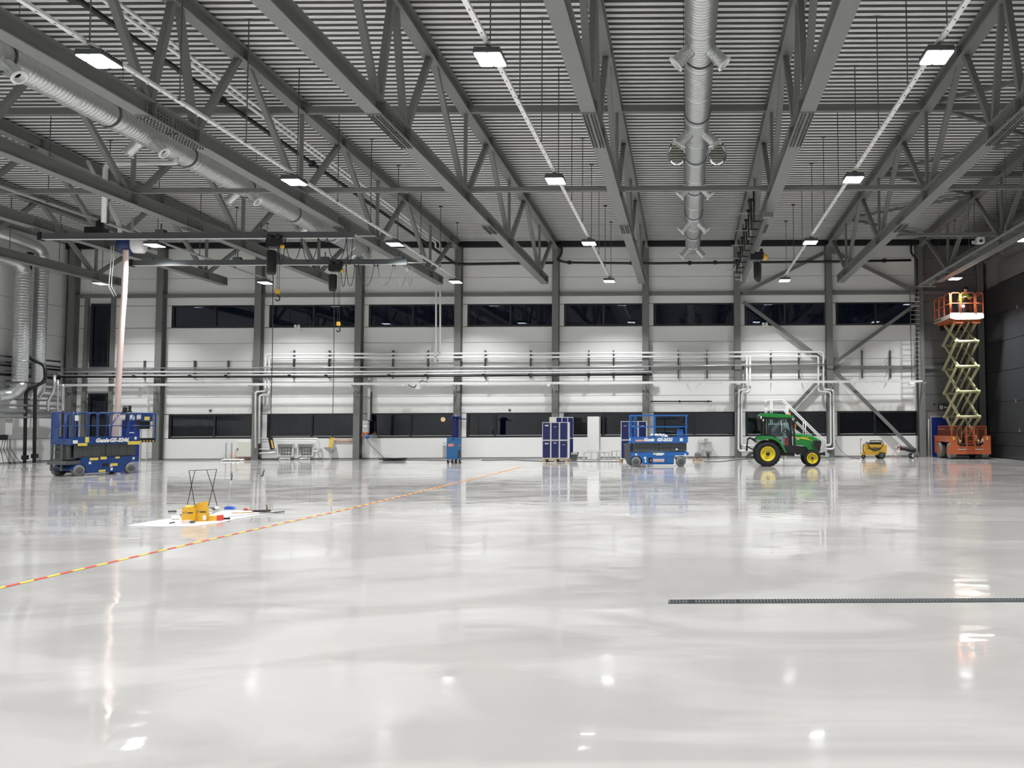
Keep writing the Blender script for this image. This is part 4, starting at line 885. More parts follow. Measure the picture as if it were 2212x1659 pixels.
# ------------------------------------------------------------------ tall orange scissor lift, raised
OX0, OX1, OY0, OY1 = 13.0, 15.0, 40.0, 42.55
O = thing('raised_scissor_lift', 'tall raised orange scissor lift with cream arms in the right corner', 'scissor lift', ((OX0 + OX1) / 2, (OY0 + OY1) / 2, 0))
ox, oy = 1.0, 1.27
for sx in (-1, 1):
    for sy in (-1, 1): tyre_wheel(O, 0, 0, .40, .28, 'greyrubber', 0, 'orange'); w_ = O.children[-1]; w_.location = (sx * .80, sy * .82, .40); w_.rotation_euler = (0, 0, -PI / 2 if sx < 0 else PI / 2)
q = B(); q.box(-.62, -1.1, .30, .62, 1.1, .62); q.box(-.9, -1.05, .36, .9, -.6, .48); q.build('axle_frame', 'orange', O)
bp_ = [(-ox, .25), (ox, .25), (ox, 1.15), (.66, 1.15), (.66, .78), (.5, .62), (-.5, .62), (-.66, .78), (-.66, 1.15), (-ox, 1.15)]
for y in (-oy, oy - .08): B().prism(bp_, 'y', y, y + .08).build('end_plate', 'orange', O)
for sx in (-1, 1): B().box(min(sx * ox, sx * .96), -oy + .08, .85 if 1 else .3, max(sx * ox, sx * .96), oy - .08, 1.15).build('side_plate', 'orange', O); 
q = B()
for k in range(9): q.box(-.7 + .0, 0, 0, -.7, 0, 0) if 0 else None
def guard(w_, h_, par, loc, rz):
    q = B()
    for z in (0, h_ - .03): q.box(0, -.02, z, w_, .02, z + .03)
    for x in (0, w_ - .03): q.box(x, -.02, 0, x + .03, .02, h_)
    o = q.build('guard_frame', 'orange', par, loc, (0, 0, rz)); q = B(); x = .07
    while x < w_: q.box(x, -.004, 0, x + .008, .004, h_); x += .08
    z = .06
    while z < h_: q.box(0, -.004, z, w_, .004, z + .007); z += .08
    g = q.build('guard_mesh', 'orange', o); g['kind'] = 'stuff'; return o
guard(.5, .82, O, (-.85, -oy + .2, .82), 0); guard(.5, .82, O, (.38, -oy + .2, .82), 0); guard(.44, .9, O, (-.2, -oy + .22, .72), 0)
guard(2.1, .75, O, (-.85, -oy + .25, .9), PI / 2); guard(2.1, .75, O, (.88, -oy + .25, .9), PI / 2)
q = B()
for x in (-.2, .2): q.box(x - .025, -oy - .06, .32, x + .025, -oy - .02, 1.62)
for z in (.36, .62, .88, 1.14, 1.38, 1.58): q.box(-.2, -oy - .06, z, .2, -oy - .02, z + .03)
q.build('ladder', 'orange', O)
B().box(-.6, -.95, .62, .6, .95, .8).build('engine_tray', 'arm', O)
for sx in (-1, 1): B().rbox(min(sx * .56, sx * .84), -.85, .8, max(sx * .56, sx * .84), .9, 1.45, .06, 'y').build('engine_block', 'black', O)
B().box(-.36, -.6, .8, .36, .5, 1.05).build('hydraulic_tank', 'black', O)
for x, s_ in ((-.83, 1), (.83, 1)): decal(O, x, 1.03, .07, .14, -oy - .005, 'decal'); 
for x in (-.42, .42): decal(O, x, .5, .4, .03, -oy - .005, 'label'); decal(O, x, .54, .3, .03, -oy - .005, 'black')
B().tube([(.52, -oy + .05, .8), (.6, -oy, 1.0), (.68, -oy + .03, .8)], .03, 7).build('hose_loop', 'zinc', O)
zj = [.83, 2.09, 3.34, 4.59, 5.84, 6.92]; yf, yr = -1.1, .98; aw = .46
for k in range(5):
    z0, z1 = zj[k], zj[k + 1]
    for sx in (-1, 1):
        B().bar((sx * aw, yf, z0), (sx * aw, yr, z1), .07, .16, (0, 0, 1)).build('scissor_arm', 'olive', O)
        B().bar((sx * (aw + .08), yr, z0), (sx * (aw + .08), yf, z1), .07, .16, (0, 0, 1)).build('scissor_arm', 'olive', O)
    for sx in (-1, 1): B().bar((sx * .17, yr - .1, z0 + .06), (sx * .17, yf + .1, z1 - .06), .05, .11, (0, 0, 1)).build('inner_arm', 'olive', O)
    if k < 5 and k > 0:
        for yy in (yf, yr):
            B().tube([(-aw - .06, yy, z0), (aw + .06, yy, z0)], .075, 10).build('cross_tube', 'olive', O)
            for sx in (-1, 1): B().lathe([(.001, -.06), (.085, -.06), (.085, .06), (.001, .06)], (sx * (aw + .08), yy, z0), 'x', 12).build('pivot_boss', 'olive', O)
        B().tube([(-aw, 0, (z0 + z1) / 2), (aw, 0, (z0 + z1) / 2)], .04, 8).build('centre_pin', 'arm', O)
for k in (1, 3): B().tube([(-.04, .5, zj[k] - .3), (-.04, -.4, zj[k + 1] - .25)], .06, 10).build('cylinder', 'black', O); B().tube([(-.04, -.4, zj[k + 1] - .25), (-.04, -.75, zj[k + 1] - .02)], .035, 8).build('cylinder_rod', 'zinc', O)
B().tube([(.42, .6, 1.2), (.4, .7, 2.8), (.45, .6, 4.4), (.4, .7, 6.8)], .02, 6).build('power_cable', 'black', O)
# platform
px0, px1, py0, py1, pz = -.87, .78, -oy - .05, 1.25, 7.0
B().box(px0 + .1, py0 + .1, pz - .12, px1 - .1, py1 - .1, pz).build('platform_frame', 'orange', O)
for x in (-.42, .42): B().box(x - .2, py0 + .05, pz - .26, x + .2, py0 + .2, pz - .12).build('front_bracket', 'orange', O)
B().box(-.62, .9, pz - .35, .5, 1.2, pz - .12).build('rear_bracket', 'black', O)
B().box(px0, py0, pz, px1, py1, pz + .03).build('deck_plate', 'orange', O)
for nm, bx in (('toe_board', (px0, py0 - .015, pz - .03, px1, py0 + .015, pz + .24)), ('toe_board', (px0, py1 - .015, pz, px1, py1 + .015, pz + .2)), ('toe_board', (px0 - .015, py0, pz, px0 + .015, py1, pz + .2)), ('toe_board', (px1 - .015, py0, pz, px1 + .015, py1, pz + .2))): B().box(*bx).build(nm, 'cream', O)
q = B(); q.prism([(px0, pz - .03), (px1, pz - .03), (px1 - .3, pz - .09), (px0 + .25, pz - .09)], 'y', py0 - .012, py0 + .012); q.build('toe_board_lip', 'cream', O)
zr, zm = pz + 1.24, pz + .72
def gloop(p, q_, r_=.09):
    p, q_ = Vector(p), Vector(q_); d = (q_ - p).normalized(); b = B(); U = Vector((0, 0, 1)); b0 = pz + .18
    f = lambda v, z: Vector((v.x, v.y, z))
    b.tube([f(p, b0), f(p, zr - r_), f(p + d * .025, zr - .025), f(p + d * r_, zr), f(q_ - d * r_, zr), f(q_ - d * .025, zr - .025), f(q_, zr - r_), f(q_, b0)], .028, 8)
    b.tube([f(p, zm), f(q_, zm)], .024, 7); b.build('guard_rail', 'orange', O)
W_ = px1 - px0
for a, c in ((.03, .29), (.33, .73), (.77, .99)): gloop((px0 + W_ * a, py0, 0), (px0 + W_ * c, py0, 0))
for x in (px0, px1):
    for a, c in ((.02, .36), (.40, .68), (.72, .98)): gloop((x, py0 + (py1 - py0) * a, 0), (x, py0 + (py1 - py0) * c, 0))
gloop((px0, py1, 0), (0, py1, 0)); gloop((.05, py1, 0), (px1, py1, 0))
decal(O, px0 - .018, pz + .1, .001, .1, .4, 'black')
q = B()
for k in range(7): q.box(px0 - .02, py1 - .15 - .16 * k, pz + .05, px0 - .014, py1 - .05 - .16 * k, pz + .15)
q.build('side_lettering', 'black', O)
B().rbox(-.09, -.08, 0, .09, .06, .16, .03, 'y').build('control_box', 'greybox', O, (-.24, py0 + .1, pz + .52))
# ------------------------------------------------------------------ worker in the raised platform
def skin(nm, joints, edges, m, par, loc, root=0, sub=2):
    me = bpy.data.meshes.new(nm); me.from_pydata([j[0] for j in joints], edges, []); o = bpy.data.objects.new(nm, me); C.objects.link(o)
    md = o.modifiers.new('s', 'SKIN'); md.use_smooth_shade = True
    for i, j in enumerate(joints):
        r = j[1]; sv = me.skin_vertices[0].data[i]; sv.radius = (r, r) if not isinstance(r, tuple) else r; sv.use_root = (i == root)
    sd = o.modifiers.new('d', 'SUBSURF'); sd.levels = sub; sd.render_levels = sub
    dg = bpy.context.evaluated_depsgraph_get(); dg.update(); m2 = bpy.data.meshes.new_from_object(o.evaluated_get(dg)); bpy.data.objects.remove(o)
    m2.materials.clear(); m2.materials.append(MT[m]); o = bpy.data.objects.new(nm, m2); C.objects.link(o); o.parent = par; o.location = loc
    for p in m2.polygons: p.use_smooth = True
    return o
PW = thing('person', 'person in yellow-green work jacket and dark helmet leaning in the raised orange platform', 'person', (O.location.x - .1, O.location.y - .72, pz + .03), math.radians(20))
# leaning forward (towards -y), hands on the front rail
J = [((0, .12, .86), (.13, .11)), ((0, .02, 1.0), (.14, .11)), ((0, -.1, 1.14), (.17, .12)), ((0, -.18, 1.22), (.10, .09)), ((0, -.24, 1.27), .055), ((0, -.28, 1.32), .06),
     ((.1, .12, .82), .1), ((.13, -.04, .46), .075), ((.13, .08, .12), .05), ((.13, .04, .05), .045), ((.14, -.1, .035), .04),
     ((-.1, .12, .82), .1), ((-.12, -.06, .46), .075), ((-.13, .07, .12), .05), ((-.13, .03, .05), .045), ((-.15, -.11, .035), .04),
     ((.2, -.16, 1.2), .065), ((.32, -.2, .99), .05), ((.2, -.38, 1.0), .038), ((.17, -.45, 1.02), .03),
     ((-.2, -.16, 1.2), .065), ((-.31, -.22, .99), .05), ((-.22, -.4, 1.0), .038), ((-.2, -.47, 1.02), .03)]
E_ = [(0, 1), (1, 2), (2, 3), (3, 4), (4, 5), (0, 6), (6, 7), (7, 8), (8, 9), (9, 10), (0, 11), (11, 12), (12, 13), (13, 14), (14, 15), (3, 16), (16, 17), (17, 18), (18, 19), (3, 20), (20, 21), (21, 22), (22, 23)]
skin('body', J, E_, 'skin', PW, (0, 0, 0), 0, 1)
JJ = [((0, .13, .8), (.17, .15)), ((0, .1, .9), (.16, .14)), ((0, .01, 1.03), (.17, .14)), ((0, -.11, 1.16), (.19, .14)), ((0, -.19, 1.24), (.11, .1)), ((.2, -.17, 1.2), .082), ((.32, -.21, .99), .066), ((.21, -.37, 1.0), .052), ((-.2, -.17, 1.2), .082), ((-.31, -.23, .99), .066), ((-.23, -.39, 1.0), .052)]
skin('jacket', JJ, [(0, 1), (1, 2), (2, 3), (3, 4), (4, 5), (5, 6), (6, 7), (4, 8), (8, 9), (9, 10)], 'hivis', PW, (0, 0, 0), 0, 2)
skin('trousers', [((0, .12, .86), (.14, .12)), ((.1, .12, .8), .115), ((.13, -.04, .46), .09), ((.13, .08, .13), .075), ((-.1, .12, .8), .115), ((-.12, -.06, .46), .09), ((-.13, .07, .13), .075)], [(0, 1), (1, 2), (2, 3), (0, 4), (4, 5), (5, 6)], 'trouser', PW, (0, 0, 0), 0, 2)
for sx in (-1, 1): B().rbox(sx * .14 - .05, -.19, 0, sx * .14 + .05, .1, .1, .03, 'y').build('boot', 'black', PW)
hd = B(); hd.lathe([(.001, -.13), (.04, -.125), (.062, -.09), (.075, -.03), (.082, .03), (.078, .08), (.05, .115), (.001, .125)], (0, 0, 0), 'z', 20); hd.lathe([(.001, .02), (.012, .0), (.016, -.02), (.001, -.025)], (0, -.085, -.01), 'z', 8)
hh = hd.build('head', 'skin', PW, (0, -.32, 1.42), (.3, 0, 0))
for sx in (-1, 1): B().ball((sx * .03, -.072, .015), .011, 8).build('eye', 'label', hh); B().ball((sx * .081, 0, .0), .022, 8, 1.4).build('ear', 'skin', hh)
B().box(-.025, -.08, -.062, .025, -.066, -.054).build('mouth', 'red', hh)
B().lathe([(.001, .17), (.06, .16), (.1, .11), (.115, .05), (.13, .045), (.13, .035), (.1, .035)], (0, .005, 0), 'z', 20).build('helmet', 'black', hh)
for i in (19, 23):
    hx, hy, hz = J[i][0]; sx = 1 if hx > 0 else -1
    h_ = skin('hand', [((hx, hy + .03, hz), (.028, .018)), ((hx, hy - .03, hz + .01), (.036, .014)), ((hx, hy - .06, hz + .012), (.036, .013))], [(0, 1), (1, 2)], 'skin', PW, (0, 0, 0), 0, 1)
    for f in range(4):
        fx = hx + (-.03 + .02 * f); l_ = (.055, .065, .062, .05)[f]
        B().tube([(fx, hy - .055, hz + .014), (fx, hy - .055 - l_ * .5, hz + .01), (fx, hy - .055 - l_ * .75, hz - .015), (fx, hy - .05 - l_ * .55, hz - .035)], .009, 6).build('finger', 'skin', h_)
    B().tube([(hx - sx * .03, hy - .01, hz), (hx - sx * .05, hy - .04, hz - .012), (hx - sx * .04, hy - .07, hz - .025)], .011, 6).build('thumb', 'skin', h_)
# ------------------------------------------------------------------ yellow compressor cart and gas trolley
s_ = .001 * 0 + 1; fy = D - 2.3
p = at(1886, 990, y=fy); c_ = lambda cx, cy: ((cx - 1060) / 29.5 / 42.6 * 1.0, (1465 - cy) / 29.5 / 42.6)
CT = thing('compressor_cart', 'yellow wheeled compressor cart with black hoses at the back wall', 'cart', (p.x, fy, 0))
body = [c_(560, 460), c_(450, 600), c_(460, 1080), c_(560, 1210), c_(1300, 1210), c_(1640, 1060), c_(1700, 600), c_(1600, 420), c_(1580, 540), c_(800, 540), c_(780, 400), c_(640, 400)]
B().prism([c_(480, 560), c_(470, 1080), c_(560, 1210), c_(1300, 1210), c_(1680, 1060), c_(1680, 540), c_(640, 540)], 'y', -.3, .3).build('tank_body', 'yellow', CT)
B().prism([c_(1720, 560), c_(1700, 1000), c_(1850, 1200), c_(1900, 600)], 'y', -.2, .25).build('side_panel', 'yellow', CT)
q = B(); q.tube([(c_(620, 0)[0], -.28, c_(0, 560)[1]), (c_(640, 0)[0], -.28, c_(0, 420)[1]), (c_(760, 0)[0], -.28, c_(0, 370)[1]), (c_(1560, 0)[0], -.28, c_(0, 370)[1]), (c_(1640, 0)[0], -.28, c_(0, 430)[1]), (c_(1650, 0)[0], -.28, c_(0, 560)[1])], .03, 8); q.build('handle_frame', 'cream', CT)
B().rbox(c_(820, 0)[0], -.2, c_(0, 540)[1], c_(1560, 0)[0], .2, c_(0, 400)[1], .02, 'y').build('motor', 'black', CT)
for k in range(4):
    r = .01 * k; B().tube([(c_(560 - 30 * k, 0)[0] + .05, -.31 - r, c_(0, 380)[1]), (c_(700, 0)[0], -.33 - r, c_(0, 600 + 15 * k)[1]), (c_(850, 0)[0], -.34 - r, c_(0, 800 + 25 * k)[1]), (c_(1100, 0)[0], -.34 - r, c_(0, 870 + 25 * k)[1]), (c_(1380, 0)[0], -.34 - r, c_(0, 820 + 20 * k)[1]), (c_(1560, 0)[0], -.33 - r, c_(0, 640)[1]), (c_(1640, 0)[0], -.31 - r, c_(0, 420)[1])], .016, 6).build('hose', 'black', CT)
B().tube([(c_(760, 0)[0], -.32, c_(0, 330)[1]), (c_(900, 0)[0], -.32, c_(0, 300)[1]), (c_(1450, 0)[0], -.32, c_(0, 300)[1]), (c_(1600, 0)[0], -.32, c_(0, 360)[1])], .022, 6).build('hose', 'black', CT)
B().tube([(c_(590, 0)[0], -.3, c_(0, 440)[1]), (c_(400, 0)[0], -.3, c_(0, 540)[1]), (c_(340, 0)[0], -.3, c_(0, 760)[1]), (c_(380, 0)[0], -.3, c_(0, 980)[1]), (c_(460, 0)[0], -.3, c_(0, 1100)[1])], .018, 6).build('hose', 'black', CT)
text('lettering', 'KELLERMAN', .13, 'tiledark', CT, (c_(610, 0)[0], -.305, c_(0, 830)[1]), (PI / 2, 0, 0), 0, .002, .004); text('lettering', 'SERVICE', .07, 'tiledark', CT, (c_(910, 0)[0], -.305, c_(0, 990)[1]), (PI / 2, 0, 0), 0, .002)
for x, r, sx in ((c_(450, 0)[0], .11, .0), (c_(1520, 0)[0], .175, 0)):
    for y in ((-.33, .33) if r > .12 else (-.02,)): w_ = tyre_wheel(CT, x, y, r, .09, 'rubber', 0, 'arm')
B().prism([c_(260, 1090), c_(440, 1330), c_(600, 1200), c_(480, 1080)], 'y', -.06, .06).build('castor_fork', 'yellow', CT)
B().tube([(c_(280, 0)[0], 0, c_(0, 1180)[1]), (c_(275, 0)[0], 0, c_(0, 330)[1]), (c_(290, 0)[0], 0, c_(0, 190)[1]), (c_(340, 0)[0], 0, c_(0, 190)[1]), (c_(330, 0)[0], 0, c_(0, 320)[1])], .012, 6).build('tow_handle', 'arm', CT)
g_ = lambda cx, cy: ((cx - 1300) / 11.06 / 42, (1420 - cy) / 11.06 / 42)
fy2 = D - 1.6; p = at(1957.5, 985, y=fy2); GT = thing('gas_trolley', 'black gas cylinder lying on a two-wheeled trolley by the tenth column', 'trolley', (p.x, fy2, 0))
def g3(cx, cy, y=0): a = g_(cx, cy); return (a[0], y, a[1])
B().tube([g3(1165, 1190), g3(1190, 1190), g3(1500, 1240), g3(1515, 1245)], .13, 14).build('gas_cylinder', 'black', GT)
B().tube([g3(1100, 1175), g3(1170, 1190)], .05, 10).build('valve', 'red', GT)
for r_, c in ((.07, (1050, 1170)), (.06, (1110, 1130)), (.05, (1120, 1210))): B().lathe([(.001, -.03), (r_, -.03), (r_, .02), (.001, .02)], g3(*c, -.05), 'y', 12).build('gauge', 'greybox', GT)
q = B()
for y in (-.15, .15): q.tube([g3(1060, 1235, y), g3(1250, 1250, y), g3(1440, 1300, y)], .018, 6); q.tube([g3(1110, 1240, y), g3(1100, 1420 - 8, y)], .015, 6)
q.tube([g3(1440, 1300, -.2), g3(1440, 1300, .2)], .015, 6); q.build('trolley_frame', 'zinc', GT)
for y in (-.2, .2): tyre_wheel(GT, g_(1435, 0)[0], y, .125, .06, 'rubber', 0, 'zinc')
B().tube([g3(1080, 1200, -.1), g3(1040, 1260, -.12), g3(955, 1330, -.12), g3(960, 1390, -.15), g3(1100, 1412, -.2)], .014, 6).build('gas_hose', 'pinkred', GT)
# ------------------------------------------------------------------ lockers, cabinet, pallets, trestles
def pallet(x, y, w_, d_, lb, rz=0):
    t = thing('pallet', lb, 'pallet', (x, y, 0), rz)
    for k in range(5): B().box(-w_ / 2, -d_ / 2 + k * (d_ - .1) / 4, .12, w_ / 2, -d_ / 2 + k * (d_ - .1) / 4 + .1, .142).build('deck_board', 'wood', t)
    for sx in (-1, 0, 1):
        B().box(sx * (w_ / 2 - .05) - .05, -d_ / 2, .1, sx * (w_ / 2 - .05) + .05, d_ / 2, .12).build('stringer', 'wood', t)
        for sy in (-1, 0, 1): B().box(sx * (w_ / 2 - .07) - .07, sy * (d_ / 2 - .05) - .05, .02, sx * (w_ / 2 - .07) + .07, sy * (d_ / 2 - .05) + .05, .1).build('block', 'wood', t)
        B().box(sx * (w_ / 2 - .05) - .05, -d_ / 2, 0, sx * (w_ / 2 - .05) + .05, d_ / 2, .02).build('runner', 'wood', t)
    return t
def locker(x, y, z, w_, d_, h, lb, rz=0, cols=3, fr='white', marks=()):
    t = thing('locker', lb, 'locker', (x, y, z), rz); B().box(-w_ / 2, -d_ / 2 + .02, 0, w_ / 2, d_ / 2, h).build('carcass', fr, t)
    cw = w_ / cols
    for c in range(cols):
        for r_ in (0, 1):
            x0 = -w_ / 2 + c * cw + .035; x1 = x0 + cw - .07; z0 = .05 + r_ * (h / 2 - .01); z1 = z0 + h / 2 - .075
            o = B().box(x0, -d_ / 2, z0, x1, -d_ / 2 + .02, z1).build('door', 'navy', t)
            mk = marks[r_ * cols + c] if marks else 0
            if mk: 
                if mk == 2: B().add([(x0 + .08, -d_ / 2 - .004, z1 - .1), (x1 - .05, -d_ / 2 - .004, z1 - .1), (x1 - .1, -d_ / 2 - .004, z1 - .16), (x0 + .12, -d_ / 2 - .004, z1 - .16)], [(0, 3, 2, 1)]).build('door_label', 'label', o)
                else: B().box((x0 + x1) / 2 - .07, -d_ / 2 - .004, z1 - .2 if mk == 1 else z1 - .12, (x0 + x1) / 2 + .07, -d_ / 2, z1 - .18 if mk == 1 else z1 - .08).build('door_label', 'label', o)
            B().cbox(x1 - .04, -d_ / 2 - .01, (z0 + z1) / 2, .02, .02, .06).build('door_latch', 'tiledark', o)
    return t
yL = 39.4; xa_ = at(1171, 950, y=yL).x; xb_ = at(1227, 950, y=yL).x
pallet((xa_ + xb_) / 2 + .02, yL + .33, 1.2, .8, 'wooden pallet under the left blue locker'); locker((xa_ + xb_) / 2, yL + .3, .145, xb_ - xa_, .6, 1.77, 'light grey locker with six navy doors on a pallet, left of the white cabinet', 0, 3, 'white', (2, 3, 1, 2, 1, 0))
locker(at(1212, 950, y=41.2).x, 41.35, 0, 1.2, .5, 2.18, 'cream locker turned sideways behind the left navy locker', math.radians(52), 3, 'cream')
yL = 38.6; xa_ = at(1341, 950, y=yL).x; xb_ = at(1397, 950, y=yL).x
pallet((xa_ + xb_) / 2 - .05, yL + .33, 1.3, .8, 'wooden pallet under the locker behind the blue lift'); locker((xa_ + xb_) / 2, yL + .3, .145, xb_ - xa_, .6, 1.8, 'light grey locker with navy doors on a pallet behind the bright blue lift', 0, 3, 'white', (1, 3, 1, 1, 1, 1))
yC = 41.2; xa_ = at(1269, 950, y=yC).x; xb_ = at(1294, 950, y=yC).x
t = thing('tall_cabinet', 'tall plain pale grey cabinet between the two lockers', 'cabinet', ((xa_ + xb_) / 2, yC, 0)); hw = (xb_ - xa_) / 2
B().box(-hw, 0, 0, hw, .75, 2.2).build('carcass', 'greybox', t); B().box(-hw, -.02, .03, hw, 0, 2.2).build('front_panel', 'white', t)
def frame(px0, px1, py0, y, d_, lb):
    a, c = at(px0, py0, y=y), at(px1, py0, y=y); w_ = c.x - a.x; h = a.z; t = thing('trestle_frame', lb, 'frame', (a.x, y, 0)); s = .035
    for yy in (0, d_):
        B().box(0, yy, h - s, w_, yy + s, h).build('top_rail', 'zinc', t)
        for x in (0, w_ - s, w_ / 2): B().box(x, yy, 0, x + s, yy + s, h - s).build('leg', 'zinc', t)
    for x in (0, w_ - s): B().box(x, s, .1, x + s, d_, .1 + s).build('foot_rail', 'zinc', t); B().box(x, s, h - s, x + s, d_, h).build('side_rail', 'zinc', t)
    return t
frame(1259, 1290, 977, 39.6, .6, 'low grey steel frame in front of the tall cabinet, left one'); frame(1293, 1315, 977, 40.1, .5, 'low grey steel frame in front of the tall cabinet, right one'); frame(1320, 1341, 974, 40.9, .4, 'low grey steel frame beside the locker on the right')
p = at(1279, 973, y=39.9); t = thing('cardboard_stack', 'pale board and sticks lying on the low steel frame', 'boards', (p.x, 39.9, at(1279, 976, y=39.6).z + .005))
B().box(-.25, -.15, 0, .0, .2, .03).build('board', 'white', t, None, (0, 0, .2)); B().box(.05, -.1, 0, .4, .2, .025).build('board', 'white', t, None, (0, 0, -.1)); B().bar((-.2, -.2, .05), (.3, .1, .04), .05, .02).build('stick', 'wood', t)
p = at(1240, 988, y=40.6); t = thing('steel_plinth', 'small dark folded steel stand between locker and cabinet', 'stand', (p.x, 40.6, 0)); B().prism([(-.15, 0), (.08, 0), (.2, .42), (-.15, .36)], 'y', 0, .4).build('body', 'arm', t); B().box(-.15, -.01, .3, .18, 0, .4).build('rim', 'greybox', t)
# reel on a small pallet
yR_ = 39.2; p = at(1507, 996, y=yR_); t0_ = pallet(p.x, yR_ + .2, .5, .4, 'small wooden pallet under the round reel right of the blue lift'); t0_.scale = (1, 1, .8)
t = thing('cable_reel', 'brown round cable reel on a small pallet right of the bright blue lift', 'reel', (p.x, yR_ + .15, .12))
B().lathe([(.001, -.12), (.15, -.12), (.16, -.1), (.1, -.08), (.1, .08), (.16, .1), (.15, .12), (.001, .12)], (0, 0, .16), 'y', 20).build('reel', 'greyrubber', t); B().box(-.2, -.12, 0, .2, .12, .03).build('cradle', 'wood', t)
# ------------------------------------------------------------------ blue fume cart
yF = 38.1; p = at(981, 1000, y=yF); m_ = lambda cx, cy: ((cx - 560) / 11.06 / 45.8, (1440 - cy) / 11.06 / 45.8)
FC = thing('fume_extractor', 'blue wheeled extractor cart with folded navy hood before the fifth column', 'machine', (p.x, yF, 0), math.radians(14))
x0, z0 = m_(378, 1340); x1, z1 = m_(745, 830); B().rbox(x0 + .02, 0, z0, x1 - .06, .55, z1, .02, 'y').build('cabinet', 'cartblue', FC)
B().box(x0 + .02, -.01, z0 + .02, x0 + .47, 0, z1 - .02).build('front_door', 'cartblue', FC); B().box(x0 + .52, -.008, z0 + .06, x1 - .08, 0, z0 + .42).build('grille', 'tiledark', FC)
decal(FC, m_(485, 0)[0], m_(0, 1005)[1], .26, .15, -.01, 'pinkred'); text('lettering', 'aerti', .1, 'label', FC, (m_(425, 0)[0], -.02, m_(0, 1020)[1]), (PI / 2, 0, 0), .2, .001)
B().add([(m_(640, 0)[0], -.012, m_(0, 1045)[1]), (m_(710, 0)[0], -.012, m_(0, 1045)[1]), (m_(690, 0)[0], -.012, m_(0, 975)[1])], [(0, 1, 2)]).build('decal', 'orange', FC)
B().box(m_(510, 0)[0], -.015, m_(0, 885)[1], m_(560, 0)[0], -.005, m_(0, 865)[1]).build('switch', 'black', FC)
for x, y in ((m_(425, 0)[0], .02), (m_(520, 0)[0], .1), (m_(600, 0)[0], .48), (m_(690, 0)[0], .45)): q = tyre_wheel(FC, x, y, .095, .06, 'rubber', 1.2, 'zinc'); B().box(x - .03, y - .04, .15, x + .03, y + .04, z0).build('castor', 'zinc', FC)
B().lathe([(.17, 0), (.175, .3), (.16, .5), (.17, .8), (.15, .95), (.001, .96)], (m_(575, 0)[0], .3, z1), 'z', 16).build('fabric_sleeve', 'navy', FC)
q = B(); q.lathe([(.001, .08), (.12, .07), (.26, 0), (.2, -.04), (.001, -.05)], (m_(595, 0)[0], .28, z1 + .98), 'z', 16); q.build('hood_cap', 'navy', FC)
for a, c in (((375, 365), (480, 380)), ((620, 385), (825, 390)), ((480, 385), (560, 350)), ((560, 385), (720, 360))): B().bar((m_(*a)[0], .25, m_(*a)[1]), (m_(*c)[0], .25, m_(*c)[1]), .08, .05).build('arm', 'dblue', FC)
q = B(); q.tube([(x0, .3, .95), (x0 - .17, .3, .95)], .012, 6); q.tube([(x0, .3, .28), (x0 - .15, .3, .28)], .012, 6); q.build('handle', 'arm', FC); B().box(x0 - .17, .2, .3, x0 + .01, .5, .86).build('rear_box', 'greybox', FC)
# ------------------------------------------------------------------ wall fittings low on the back wall
yw = D - .12
def wallbox(px0, py0, px1, py1, m, nm, lb, cat, dp=.22):
    a, c = at(px0, py1, y=D - dp), at(px1, py0, y=D - dp); t = thing(nm, lb, cat, ((a.x + c.x) / 2, D, a.z)); w_ = (c.x - a.x) / 2; h = c.z - a.z
    B().rbox(-w_, -dp, 0, w_, 0, h, .02, 'y').build('box', m, t); return t, w_, h
t, w_, h = wallbox(510, 954, 546, 987, 'white', 'wall_cabinet', 'white wall cabinet over copper pipes left of the third column', 'cabinet')
B().box(-w_ + .02, -.24, .02, w_ - .02, -.22, h - .02).build('door', 'cream', t); B().cbox(-w_ + .08, -.25, h * .5, .04, .03, .12).build('lock', 'arm', t)
q = B(); z = -.06
for k in range(3): q.tube([(-w_ - .1 - .08 * k, -.12, h * .3), (-w_ - .1 - .08 * k, -.12, z), (w_, -.12, z)], .012, 6); z -= .05
q.build('copper_pipes', 'copper', t)
for px, lb in ((488.5, 'thin grey pipe stub rising from the floor left of the white wall cabinet, left one'), (500.5, 'thin grey pipe stub rising from the floor left of the white wall cabinet, right one')):
    a = at(px, 958, y=D - .3); tag(B().tube([(0, 0, 0), (0, 0, a.z), (.06, 0, a.z)], .035, 8).build('pipe_stub', 'zinc', None, (a.x, D - .3, 0)), lb, 'pipe')
a = at(504, 993, y=D - 1.2); q = B()
for k in range(14): q.lathe([(.001, 0), (.14, .01), (.1, .07), (.001, .1)], ((k - 7) * .07, .1 * math.sin(k * 2.1), .01 * (k % 3)), 'z', 7)
tag(q.build('glow_stand_in', 'sheet', None, (a.x, a.y, .0)), 'pale crumpled stand-in for a bright glow on the floor left of the wall cabinet', 'plastic')  # pale crumpled heap added to stand for a bright glow on the floor
